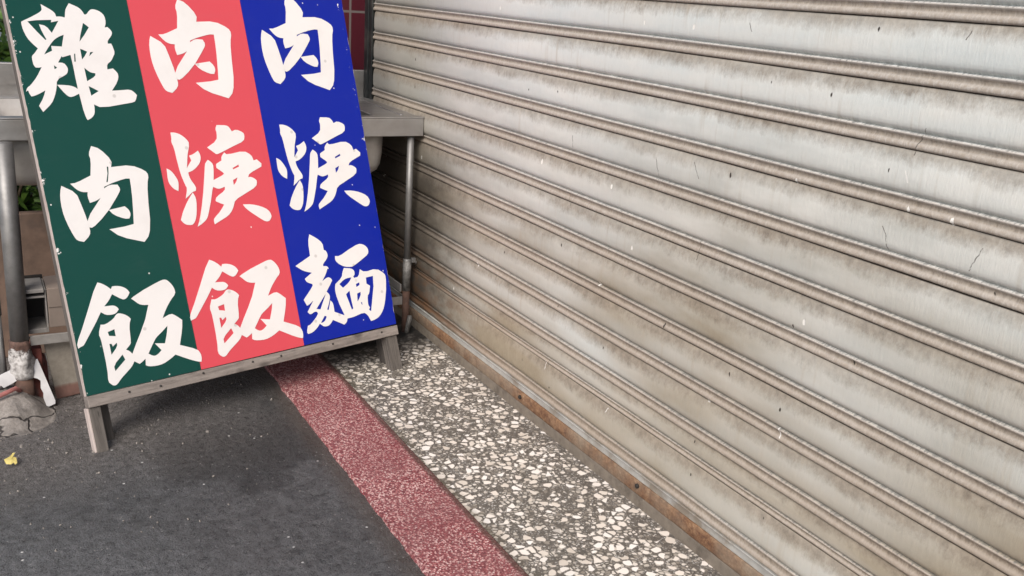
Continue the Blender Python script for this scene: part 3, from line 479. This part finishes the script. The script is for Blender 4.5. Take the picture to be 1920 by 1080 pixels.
  'blue': [[[[5407,8670,5615,8535,5696,8426,5733,8234,5776,7955,5798,7713,5798,7600,5783,7536,5735,7472,5616,7375,5517,7407,5471,7442,5445,7491,5409,7601,5363,7772,5332,7926,5316,8063,5314,8206,5324,8354,5339,8464,5370,8575]],[[6237,9516,6367,9463,6463,9373,6569,9229,6609,9118,6571,9003,6910,9016,7100,8982,7253,8906,7345,8838,7376,8776,7371,8692,7329,8586,7291,8426,7240,8108,7190,7706,7124,7439,7064,7312,6946,7200,6558,7339,6378,7436,6226,7588,6576,7611,6794,7645,6832,7847,6893,8245,6922,8511,6934,8705,6848,8711,6739,8693,6499,8631,6317,8565,6309,8528,6412,8584,6492,8599,6627,8587,6657,8513,6658,8467,6638,8423,6552,8312,6324,8043,6105,7841,5931,7707,5852,7669,5790,7687,5791,7831,5890,7990,6186,8321,6100,8277,6036,8255,5931,8232,5916,8345,5917,8407,5934,8479,5845,8487,5789,8506,5737,8538,5684,8591,5604,8703,5703,8706,5821,8743,6078,8849,6141,9114,6156,9237,6145,9306,6164,9385]],[[6309,8028,6677,8075,6738,8005,6763,7954,6770,7898,6761,7849,6722,7783,6644,7785,6562,7814,6449,7872,6371,7932]]],[[[5127,5630,5188,5594,5221,5565,5246,5531,5275,5483,5307,5422,5328,5366,5337,5317,5331,5249,5301,5118,5216,5170,5168,5221,5131,5288,5112,5355,5112,5452]],[[5375,6411,5453,6407,5510,6394,5571,6370,5629,6333,5685,6283,5727,6231,5757,6179,5748,6090,5674,5902,5601,5608,5740,5772,5710,5881,5785,5899,5843,5924,5942,5981,5965,5926,5974,5883,5977,5835,5965,5781,5939,5723,5896,5668,5838,5618,5785,5580,5739,5553,5690,5533,5613,5512,5612,5474,5617,5434,5629,5380,5659,5309,5708,5221,5728,5156,5712,5095,5643,5078,5601,5058,5546,5013,5437,4940,5499,5109,5512,5182,5496,5216,5472,5300,5442,5433,5421,5565,5405,5764,5393,6005,5380,6115,5360,6175,5356,6226,5368,6266,5374,6318]],[[5630,5060,5666,4971,5676,4909,5670,4811,5640,4652,5617,4565,5592,4495,5562,4439,5529,4394,5498,4366,5468,4355,5428,4353,5376,4362,5333,4377,5298,4398,5268,4428,5231,4485,5314,4655,5426,4822,5505,4923]],[[6140,5764,6205,5710,6233,5671,6243,5631,6235,5539,6208,5395,6192,5317,6184,5298,6260,5328,6410,5385,6463,5413,6474,5437,6433,5476,6314,5570,6321,5634,6330,5659,6351,5671,6476,5730,6485,5794,6511,5838,6579,5907,6622,5863,6746,5867,6966,5903,7121,5895,7211,5843,7266,5783,7292,5683,7378,5703,7481,5602,7464,5527,7203,5424,7103,5368,7067,5303,7123,5308,7168,5296,7220,5267,7255,5239,7272,5213,7269,5167,7246,5103,7153,5036,6910,4931,6695,4839,6609,4775,6580,4710,6549,4652,6516,4600,6472,4549,6419,4499,6341,4452,6189,4385,6074,4338,6031,4318,6016,4306,6008,4389,6022,4433,6055,4466,6097,4501,6172,4557,6262,4646,6337,4730,6259,4762,6147,4821,6147,4844,6156,4869,6174,4904,6243,4952,6362,5015,6424,5068,6433,5131,6336,5103,6281,5094,6233,5105,6144,5149,6113,5085,6021,4826,5933,4617,5885,4513,5853,4462,5822,4430,5778,4396,5696,4347,5590,4298,5658,4421,5706,4529,5780,4728,5889,5068,5996,5457,6035,5610,6056,5673,6071,5696,6094,5722],[6717,5542,6883,5611,6886,5561,6723,5507],[6669,5266,6795,5318,6757,5242,6724,5200,6664,5149]],[[6528,6538,6587,6534,6702,6528,6776,6511,6810,6485,6837,6449,6869,6378,6957,6411,7029,6403,7115,6365,7162,6327,7172,6289,7166,6238,7144,6174,7061,6116,6843,6040,6530,5920,6411,5879,6383,5878,6363,5884,6344,5903,6180,6040,6381,6148,6458,6229,6479,6319,6483,6386,6472,6430,6480,6473,6521,6540]],[[6805,4692,6972,4681,7082,4661,7193,4629,7294,4588,7387,4538,7450,4479,7483,4409,7486,4350,7460,4302,7432,4269,7401,4250,7364,4243,7320,4248,7270,4270,7183,4331,6950,4513,6856,4604]]],[[[5601,3747,5735,3658,5812,3595,5876,3529,5908,3454,5905,3327,5948,3307,5970,3273,5985,3216,5979,3165,5951,3120,5906,3072,5842,3021,5809,2982,5806,2942,5867,2937,5898,2928,5919,2913,5932,2893,5939,2855,5906,2866,5849,2770,5797,2701,5699,2589,5821,2647,5883,2659,5924,2643,5952,2619,5973,2570,5895,2473,5817,2387,5762,2324,5775,2310,5806,2273,5820,2243,5826,2209,5817,2159,5791,2093,5755,2021,5684,1902,5725,1882,5823,2101,5866,2039,5878,1967,5870,1814,6135,1674,6047,1977,6014,2157,6005,2259,6010,2343,6025,2408,6061,2476,6040,2462,6206,2564,6271,2627,6292,2685,6318,2740,6351,2790,6368,2815,6370,2816,6422,2805,6525,2784,6593,2756,6625,2724,6640,2686,6637,2643,6629,2612,6614,2595,6600,2581,6580,2565,6620,2518,6714,2546,6762,2596,6812,2719,6895,2650,7015,2637,7199,2656,7342,2628,7446,2552,7506,2490,7522,2443,7515,2349,7472,2137,7462,2095,7387,1870,7335,1745,7282,1647,7221,1566,7154,1503,7087,1458,7021,1433,6953,1415,6849,1402,6801,1528,6759,1591,6710,1631,6609,1637,6381,1595,6192,1587,6163,1525,6133,1493,6072,1459,5786,1629,5720,1564,5678,1534,5640,1517,5593,1511,5539,1515,5495,1533,5444,1578,5416,1610,5345,1541,5286,1498,5216,1458,5150,1435,5058,1426,5041,1465,5050,1512,5093,1616,5151,1627,5215,1664,5304,1731,5367,1785,5421,1847,5406,1898,5352,1908,5313,1901,5271,1882,5237,1873,5211,1875,5188,1891,5157,1937,5366,2180,5279,2128,5230,2104,5170,2084,5116,2236,5350,2447,5427,2530,5425,2567,5321,2615,5278,2653,5253,2720,5467,2836,5354,2871,5286,2900,5226,2932,5166,2976,5074,3056,5509,3237,5524,3491,5547,3619],[5735,2284,5510,1939,5400,1965,5636,2194],[5589,1770,5639,1735,5592,1671,5557,1641,5519,1624,5487,1617,5449,1620],[6152,2445,6269,2518,6345,2547,6419,2556,6474,2559,6527,2556,6466,2479,6393,2425,6235,2342],[6617,2376,6725,2402,6717,2335,6614,2300],[6936,2487,7154,2497,7107,2196,7104,2217,6985,1860,6903,1636,6849,1690,6890,1739,6859,1801,6858,1876,6876,1985,6900,2050,6931,2070,6962,2127,7012,2270,6923,2334],[6599,2138,6707,2164,6697,2095,6662,2039,6568,1939],[6282,2173,6399,2246,6400,2123,6413,1799,6364,1777,6323,1975],[6664,1910,6693,1911,6694,1834,6669,1859,6662,1878]],[[6831,3322,6937,3340,7004,3325,7062,3297,7112,3256,7144,3212,7157,3167,7156,3120,7139,3072,7071,3019,6890,2932,6730,2857,6654,2826,6608,2814,6536,2817,6439,2835,6356,2864,6287,2905,6231,2951,6189,3003,6171,3055,6184,3136,6277,3123,6384,3150,6611,3244]]]],
}

def glyph(shape, parent):
    cu = bpy.data.curves.new('character', 'CURVE'); cu.dimensions = '2D'; cu.fill_mode = 'BOTH'; cu.extrude = 0.00035
    for sub in shape:
        for lp in sub:
            pts = [(lp[i] / 1e4, lp[i + 1] / 1e4) for i in range(0, len(lp), 2)]
            sp = cu.splines.new('POLY'); sp.points.add(len(pts) - 1)
            for p, (a, b) in zip(sp.points, pts): p.co = (a, b, 0, 1)
            sp.use_cyclic_u = True
    tmp = bpy.data.objects.new('tmp', cu); C.objects.link(tmp)
    dg = bpy.context.evaluated_depsgraph_get(); me = bpy.data.meshes.new_from_object(tmp.evaluated_get(dg))
    bpy.data.objects.remove(tmp); bpy.data.curves.remove(cu)
    me.name = 'character'; me.materials.clear(); me.materials.append(M['white'])
    o = bpy.data.objects.new('character', me); C.objects.link(o); o.parent = parent; o.location = (0, 0, 0.0018); return o
for key, par in (('green', gp), ('red', rp), ('blue', bp)):
    for shp in GLYPHS[key]: glyph(shp, par)
bm = bmesh.new(); add_box(bm, -0.0085, 0.7580, 0.0925, 0.1160, -0.020, 0.0035, 0.0012); obj('bottom_rail', bm, M['wood_rail'], mb)
for u0, uu1 in ((-0.0085, 0.0145), (0.7185, 0.7535)):
    bm = bmesh.new(); add_box(bm, u0, uu1, 0.0 if u0 < 0 else 0.001, 0.0922, -0.022, -0.001, 0.0015)
    add_box(bm, u0, uu1, 0.1163, VT - 0.01, -0.036, -0.0123, 0.001); obj('leg', bm, M['wood_leg'], mb)
for u0, uu1 in ((0.024, 0.042), (0.732, 0.750)):
    bm = bmesh.new(); add_box(bm, u0, uu1, 0.012, VT - 0.05, -0.068, -0.040, 0.0015); obj('rear_leg', bm, M['wood_dark'], mb)
bm = bmesh.new(); add_box(bm, -0.0125, -0.0088, 0.002, 0.0922, -0.02, -0.0012, 0.0008); obj('lit_leg_side', bm, M['ply'], mb)  # pale strip added for the sunlit side of the left leg
bm = bmesh.new(); add_box(bm, 0.024, 0.719, 0.99, 1.03, -0.030, -0.0125, 0.0012); obj('rear_batten', bm, M['wood_rail'], mb)
for u, v in ((0.0739, 0.1062), (0.1397, 0.103), (0.2359, 0.1088), (0.3534, 0.1085), (0.4249, 0.107), (0.5646, 0.1065), (0.7074, 0.107)):
    bm = bmesh.new(); add_tube(bm, [(u, v, 0.003), (u, v + 0.0006, 0.0050), (u, v + 0.0008, 0.0054)], [0.0024, 0.0024, 0.0012], 8); obj('nail', bm, M['black'], mb)

# ------------------------------------------------------------------ stainless sink
XF = -2.287; XB = -2.725; ZR0, ZR1 = 0.555, 0.601; YR, YL = -0.0122, -1.12
sk = thing('sink', 'old stainless steel wash sink on tube legs behind the menu board', 'sink', (0, 0, 0))
Rz = Matrix.Translation((XF, YR, 0)) @ Matrix.Rotation(math.radians(-2.0), 4, 'Z') @ Matrix.Translation((-XF, -YR, 0))
bm = bmesh.new()
OX0, OX1, OY0, OY1 = -2.655, -2.335, -1.02, -0.13     # bowl opening
add_box(bm, XF - 0.003, XF, YL, YR, ZR0, ZR1 - 0.001, 0.0012)              # front apron
add_box(bm, XB, XF - 0.0032, YR - 0.003, YR, ZR0, ZR1 - 0.001, 0.001)      # end apron
add_box(bm, OX1, XF - 0.0002, YL, YR - 0.0002, ZR1 - 0.003, ZR1 + 0.001, 0.001)
add_box(bm, XB, OX0, YL, YR - 0.0002, ZR1 - 0.003, ZR1 + 0.001, 0.001)
add_box(bm, OX0 + 0.0003, OX1 - 0.0003, OY1, YR - 0.0002, ZR1 - 0.003, ZR1 + 0.0005, 0.001)
add_box(bm, OX0 + 0.0003, OX1 - 0.0003, YL, OY0, ZR1 - 0.003, ZR1 + 0.0005, 0.001)
add_box(bm, XF - 0.028, XF + 0.0015, YL, YR + 0.0012, ZR1 + 0.0008, ZR1 + 0.0042, 0.0015)   # raised front lip
add_box(bm, XB + 0.05, XF - 0.06, -0.055, -0.049, ZR1 + 0.0002, ZR1 + 0.003, 0.001)          # pressed drain rib
bmesh.ops.transform(bm, matrix=Rz, verts=bm.verts[:]); obj('rim', bm, M['steel'], sk)
# bowl: rounded tub hanging below the rim
bm = bmesh.new()
def rrect(x0, x1, y0, y1, r, z, k=6):
    out = []
    for cx, cy, a0 in ((x1 - r, y1 - r, 0), (x0 + r, y1 - r, 90), (x0 + r, y0 + r, 180), (x1 - r, y0 + r, 270)):
        for i in range(k + 1):
            a = math.radians(a0 + 90 * i / k); out.append((cx + r * math.cos(a), cy + r * math.sin(a), z))
    return out
lev = [(0.0, ZR1 - 0.002, 0.035), (0.003, 0.50, 0.036), (0.006, 0.47, 0.038), (0.012, 0.453, 0.040), (0.022, 0.443, 0.044), (0.036, 0.438, 0.05), (0.09, 0.436, 0.06)]
B0 = (OX0, OX1, -1.04, -0.094)
rings = [[bm.verts.new(p) for p in rrect(B0[0] + i, B0[1] - i, B0[2] + i, B0[3] - i, r, z)] for i, z, r in lev]
for r0, r1 in zip(rings, rings[1:]):
    for k in range(len(r0)): bm.faces.new((r0[k], r0[(k + 1) % len(r0)], r1[(k + 1) % len(r0)], r1[k]))
bm.faces.new(rings[-1]); bmesh.ops.transform(bm, matrix=Rz, verts=bm.verts[:])
bw = obj('bowl', bm, M['bowl'], sk, True); sm_ = bw.modifiers.new('thickness', 'SOLIDIFY'); sm_.thickness = 0.0015
bm = bmesh.new(); add_box(bm, XB - 0.018, XB - 0.002, YL, YR - 0.004, 0.585, 0.681, 0.003); bmesh.ops.transform(bm, matrix=Rz, verts=bm.verts[:]); obj('backsplash', bm, M['steel'], sk)
# legs
bm = bmesh.new(); add_tube(bm, [(-2.305, -0.040, ZR0), (-2.303, -0.0405, 0.212)], 0.0092, 18); add_tube(bm, [(-2.303, -0.0405, 0.216), (-2.301, -0.041, 0.125)], [0.0108, 0.0104], 18, wob=0.06)
rl = obj('leg', bm, M['pipe'], sk, True)
bm = bmesh.new(); add_tube(bm, [(-2.3025, -0.0405, 0.2115), (-2.301, -0.041, 0.126)], [0.0116, 0.0112], 18, wob=0.12); obj('grimy_sleeve', bm, M['grime_pipe'], rl, True)
bm = bmesh.new(); add_tube(bm, [(-2.301, -0.041, 0.1255), (-2.300, -0.042, 0.0046)], [0.0098, 0.0092], 16, wob=0.12); obj('rusty_foot', bm, M['oldrust'], rl, True)
bm = bmesh.new(); add_tube(bm, [(-2.287, -0.034, 0.055), (-2.285, -0.035, 0.045), (-2.285, -0.038, 0.03), (-2.286, -0.042, 0.005)], [0.006, 0.0075, 0.0075, 0.0065], 12); obj('drain_stub', bm, M['grime_pipe'], rl, True)
bm = bmesh.new(); add_box(bm, -2.309, -2.297, -0.0285, -0.0165, 0.2045, 0.217, 0.001); obj('clip', bm, M['pipe'], rl)
bm = bmesh.new(); add_tube(bm, [(-2.3, -0.9945, ZR0), (-2.3, -0.9965, 0.3), (-2.3, -0.999, 0.103)], 0.0195, 24)
ll = obj('leg', bm, M['pipe'], sk, True)
bm = bmesh.new(); add_tube(bm, [(-2.3, -0.999, 0.104 - 0.0085 * i) for i in range(12)], [0.0205, 0.022, 0.0225, 0.0235, 0.024, 0.0238, 0.0245, 0.024, 0.0238, 0.0235, 0.023, 0.0215], 24, wob=0.3); obj('painted_sleeve', bm, M['flake'], ll, True)
bm = bmesh.new(); add_tube(bm, [(-2.3, -0.9985, 0.0095), (-2.3, -0.999, -0.08)], [0.0205, 0.0215], 20, wob=0.15); obj('rusty_foot', bm, M['oldrust'], ll, True)
for (lx, ly) in ((-2.69, -0.05), (-2.69, -1.0)):
    bm = bmesh.new(); add_tube(bm, [(lx, ly, ZR0), (lx, ly, 0.0 if ly > -0.5 else -0.065)], 0.011, 14); obj('leg', bm, M['pipe'], sk, True)
bm = bmesh.new(); add_box(bm, -2.304, -2.298, -0.978, -0.0525, 0.0855, 0.1085, 0.001); obj('crossbar', bm, M['alu'], sk)
bm = bmesh.new(); add_box(bm, -2.678, -2.313, -0.0545, -0.0495, 0.118, 0.140, 0.001); obj('crossbar', bm, M['alu'], sk)
bm = bmesh.new(); add_tube(bm, [(-2.35, -1.040, 0.5), (-2.35, -1.038, 0.15)], 0.009, 12); add_tube(bm, [(-2.35, -1.038, 0.16), (-2.35, -1.036, -0.06)], 0.007, 12); obj('waste_pipe', bm, M['pipe'], sk, True)

# mortar footing round the outer leg
def mound(cx, cy, rx_, ry_, h, name, m, seed):
    bm = bmesh.new(); n1, n2 = 26, 64; top = bm.verts.new((cx, cy, gz(cx, cy) + h)); prev = None; rows = []
    for i in range(1, n1 + 1):
        r = i / n1; row = []
        for k in range(n2):
            a = 2 * math.pi * k / n2
            e = 1 + 0.16 * noise.noise(Vector((math.cos(a) * 1.6, math.sin(a) * 1.6, seed))) + 0.05 * noise.noise(Vector((math.cos(a) * 6, math.sin(a) * 6, seed)))
            x = cx + rx_ * r * e * math.cos(a); y = cy + ry_ * r * e * math.sin(a)
            z = gz(x, y) + h * (1 - ss(0.18, 1.0, r)) ** 1.1 + 0.006 * noise.noise(Vector((x * 28, y * 28, seed))) * (1 - r * 0.6) - (0.004 if i == n1 else 0)
            row.append(bm.verts.new((x, y, z)))
        rows.append(row)
    for k in range(n2): bm.faces.new((top, rows[0][k], rows[0][(k + 1) % n2]))
    for r0, r1 in zip(rows, rows[1:]):
        for k in range(n2): bm.faces.new((r0[k], r1[k], r1[(k + 1) % n2], r0[(k + 1) % n2]))
    return tag(obj(name, bm, m, smooth=True), 'rough grey mortar mound around the foot of the outer sink leg', 'footing')
mound(-2.285, -1.03, 0.185, 0.092, 0.046, 'mortar_footing', M['mortar'], 4.2)

# ------------------------------------------------------------------ clutter under the sink
bm = bmesh.new(); add_box(bm, -2.645, -2.62, -1.30, -0.15, -0.06, 0.323, 0.004); tag(obj('brown_board', bm, M['board']), 'stained brown board standing upright under the sink', 'board')
bx = thing('metal_box', 'open dull metal box frame lying on the sink crossbar near the outer leg', 'box frame')
bm = bmesh.new()
for a in ((-2.40, -2.312, -0.986, -0.9795, 0.1095, 0.222), (-2.40, -2.312, -0.9392, -0.936, 0.1095, 0.215), (-2.40, -2.312, -0.9793, -0.9394, 0.1095, 0.120), (-2.40, -2.312, -0.9793, -0.9394, 0.1945, 0.199)): add_box(bm, *a, 0.0008)
obj('frame', bm, M['alu'], bx)
bm = bmesh.new(); add_box(bm, -2.40, -2.306, -0.985, -0.9405, 0.2085, 0.2175, 0.001); obj('top_lip', bm, M['alu'], bx)
bm = bmesh.new(); add_box(bm, -2.412, -2.402, -0.985, -0.936, 0.11, 0.2215); obj('back_plate', bm, M['black'], bx)
bm = bmesh.new(); add_box(bm, -2.40, -2.309, -0.9345, -0.80, 0.121, 0.2165, 0.002); add_box(bm, -2.41, -2.307, -0.9345, -0.80, 0.170, 0.2168, 0.0015); tag(obj('cardboard_box', bm, M['card']), 'grey brown cardboard box beside the metal box frame under the sink', 'box')
bm = bmesh.new(); add_box(bm, -2.37, -2.31, -0.985, -0.9555, -0.062, 0.072, 0.003); tag(obj('brick', bm, M['brick']), 'red brick standing behind the white broken tile', 'brick')
bm = bmesh.new(); add_box(bm, -0.03, 0.0, 0.0, 0.16, 0.0, 0.142, 0.003)
sl = tag(obj('stone_slab', bm, M['slab']), 'grey brown slab with a reddish foot standing at the board\'s left edge', 'slab'); sl.location = (-2.31, -0.932, -0.062); sl.rotation_euler = (math.radians(7), math.radians(-6), 0)
# broken tiles
sh1 = [(-0.978, 0.046), (-0.9665, 0.051), (-0.9385, -0.0455), (-0.9395, -0.052), (-0.957, -0.058), (-0.9625, -0.036), (-0.9615, -0.026), (-0.966, -0.014), (-0.9645, 0.002), (-0.971, 0.008), (-0.979, 0.011)]
bm = bmesh.new(); add_prism(bm, [(-2.262 - (z + 0.06) * 0.35, y, z) for y, z in sh1], (-0.009, 0, -0.003)); tag(obj('broken_tile', bm, M['tile']), 'narrow white broken tile leaning against the right of the leg foot', 'tile', 'white broken tiles by the sink leg')
sh2 = [(-1.060, 0.020), (-1.022, 0.034), (-1.012, 0.034), (-1.006, 0.012), (-1.022, 0.004), (-1.041, -0.004), (-1.046, 0.002), (-1.070, 0.0)]
bm = bmesh.new(); add_prism(bm, [(-2.285 - z * 0.3, y, z) for y, z in sh2], (-0.009, 0, -0.003)); tag(obj('broken_tile', bm, M['tile']), 'white broken tile left of the sink leg, half out of the picture', 'tile', 'white broken tiles by the sink leg')
bm = bmesh.new(); add_tube(bm, [(-2.24, -1.30, -0.03), (-2.24, -1.10, -0.008), (-2.242, -1.05, -0.004), (-2.262, -1.018, 0.0), (-2.30, -1.00, -0.03)], 0.0052, 12); tag(obj('hose', bm, M['hose'], smooth=True), 'thin pink plastic hose running into the mortar mound', 'hose')
bm = bmesh.new(); add_tube(bm, [(-2.36, -0.951, -0.06), (-2.358, -0.952, 0.02), (-2.356, -0.954, 0.036), (-2.36, -0.957, 0.042)], [0.008, 0.008, 0.0075, 0.004], 12); tag(obj('pipe_end', bm, M['hose'], smooth=True), 'capped pink pipe end sticking up between brick and slab', 'pipe')
# a shrub behind the sink, leaves of its own
def shrub(name, cx, cy, z0, rx_, ry_, rz_, n_leaf, label, seed, petals=0):
    random.seed(seed); t = thing(name, label, 'plant', (cx, cy, z0)); bm = bmesh.new(); bs = bmesh.new(); bp_ = bmesh.new()
    def leaf(b, p, L, W):
        d = Vector((random.uniform(-1, 1), random.uniform(-1, 1), random.uniform(-0.5, 0.9))).normalized(); s = d.cross(Vector((random.uniform(-1, 1), random.uniform(-1, 1), random.uniform(-1, 1)))).normalized(); up = d.cross(s)
        q = [p, p + d * L * 0.35 + s * W + up * W * 0.25, p + d * L * 0.75 + s * W * 0.7, p + d * L - up * L * 0.1, p + d * L * 0.75 - s * W * 0.7, p + d * L * 0.35 - s * W + up * W * 0.25]
        vs = [b.verts.new(v) for v in q]; b.faces.new((vs[0], vs[1], vs[2], vs[3])); b.faces.new((vs[0], vs[3], vs[4], vs[5]))
    for i in range(18):
        a = random.uniform(0, 6.28); r = random.uniform(0.2, 0.9); tip = Vector((rx_ * r * math.cos(a), ry_ * r * math.sin(a), rz_ * random.uniform(1.0, 1.9)))
        add_tube(bs, [(0.1 * tip.x, 0.1 * tip.y, 0), tip * 0.5 + Vector((0, 0, 0.05)), tip], [0.006, 0.005, 0.002], 6)
    for i in range(n_leaf):
        while True:
            p = Vector((random.uniform(-1, 1), random.uniform(-1, 1), random.uniform(-1, 1)))
            if p.length < 1 and noise.noise(p * 2.6 + Vector((seed, 0, 0))) > -0.18: break
        leaf(bm, Vector((p.x * rx_, p.y * ry_, rz_ + p.z * rz_)), random.uniform(0.05, 0.095), random.uniform(0.011, 0.02))
    for i in range(petals):
        p = Vector((random.uniform(0.2, 1), random.uniform(-0.8, 0.8), random.uniform(-0.2, 0.9))); leaf(bp_, Vector((p.x * rx_, p.y * ry_, rz_ + p.z * rz_)), 0.035, 0.016)
    obj('foliage', bm, M['leafg'], t); obj('stem', bs, M['stem'], t, True)
    if petals: obj('blossom', bp_, M['petal'], t)
    else: bp_.free()
    return t
shrub('shrub', -3.25, -1.05, 0.15, 0.30, 0.42, 0.42, 1100, 'leafy green shrub with a few pink blossoms behind the sink', 11, 40)
shrub('potted_fern', -2.80, -0.98, 0.16, 0.10, 0.30, 0.16, 420, 'low dark green plant between the brown board and the sink bowl', 5)
# fallen leaf
bm = bmesh.new(); lf = [(-0.013, -0.006), (-0.011, 0.006), (-0.002, 0.010), (0.004, 0.007), (0.006, 0.012), (0.011, 0.009), (0.012, -0.004), (0.006, -0.010), (0.013, -0.017), (0.008, -0.019), (0.001, -0.011)]
vs = [bm.verts.new((y * 1.0, x, 0.004 + 0.002 * math.sin(x * 260) * math.cos(y * 180) + 0.002)) for x, y in lf]; ctr = bm.verts.new((0, 0, 0.009))
for i in range(len(vs)): bm.faces.new((vs[i], vs[(i + 1) % len(vs)], ctr))
fl_ = tag(obj('fallen_leaf', bm, M['leaf_y']), 'small crumpled yellow leaf lying on the dark ground', 'leaf'); fl_.location = (-1.878, -1.046, 0.008); fl_.rotation_euler = (0, math.radians(27), math.radians(8)); fl_.scale = (0.95, 0.85, 0.9)

# loose grit on the ground round the sink leg and under the board
random.seed(21); bm = bmesh.new()
for i in range(420):
    x = random.uniform(-2.25, -1.45); y = random.uniform(-1.15, -0.5)
    if random.random() > ss(1.35, 2.1, -x) * (0.25 + 0.75 * ss(0.55, 0.95, -y)) + 0.05: continue
    r = random.uniform(0.0008, 0.0028) * (1.5 if random.random() < 0.06 else 1)
    b2 = bmesh.new(); bmesh.ops.create_icosphere(b2, subdivisions=1, radius=r)
    for v in b2.verts: v.co = Vector((x, y, gz(x, y) + r * 0.35)) + v.co * random.uniform(0.6, 1.25)
    me = bpy.data.meshes.new('tmp'); b2.to_mesh(me); b2.free(); bm.from_mesh(me); bpy.data.meshes.remove(me)
g_ = obj('grit', bm, mat_plain('pale_grit', (0.22, 0.20, 0.18), 0.9, var=0.6, scale=300)); g_['kind'] = 'stuff'; g_['label'] = 'loose pale grit scattered on the dark ground'; g_['category'] = 'grit'
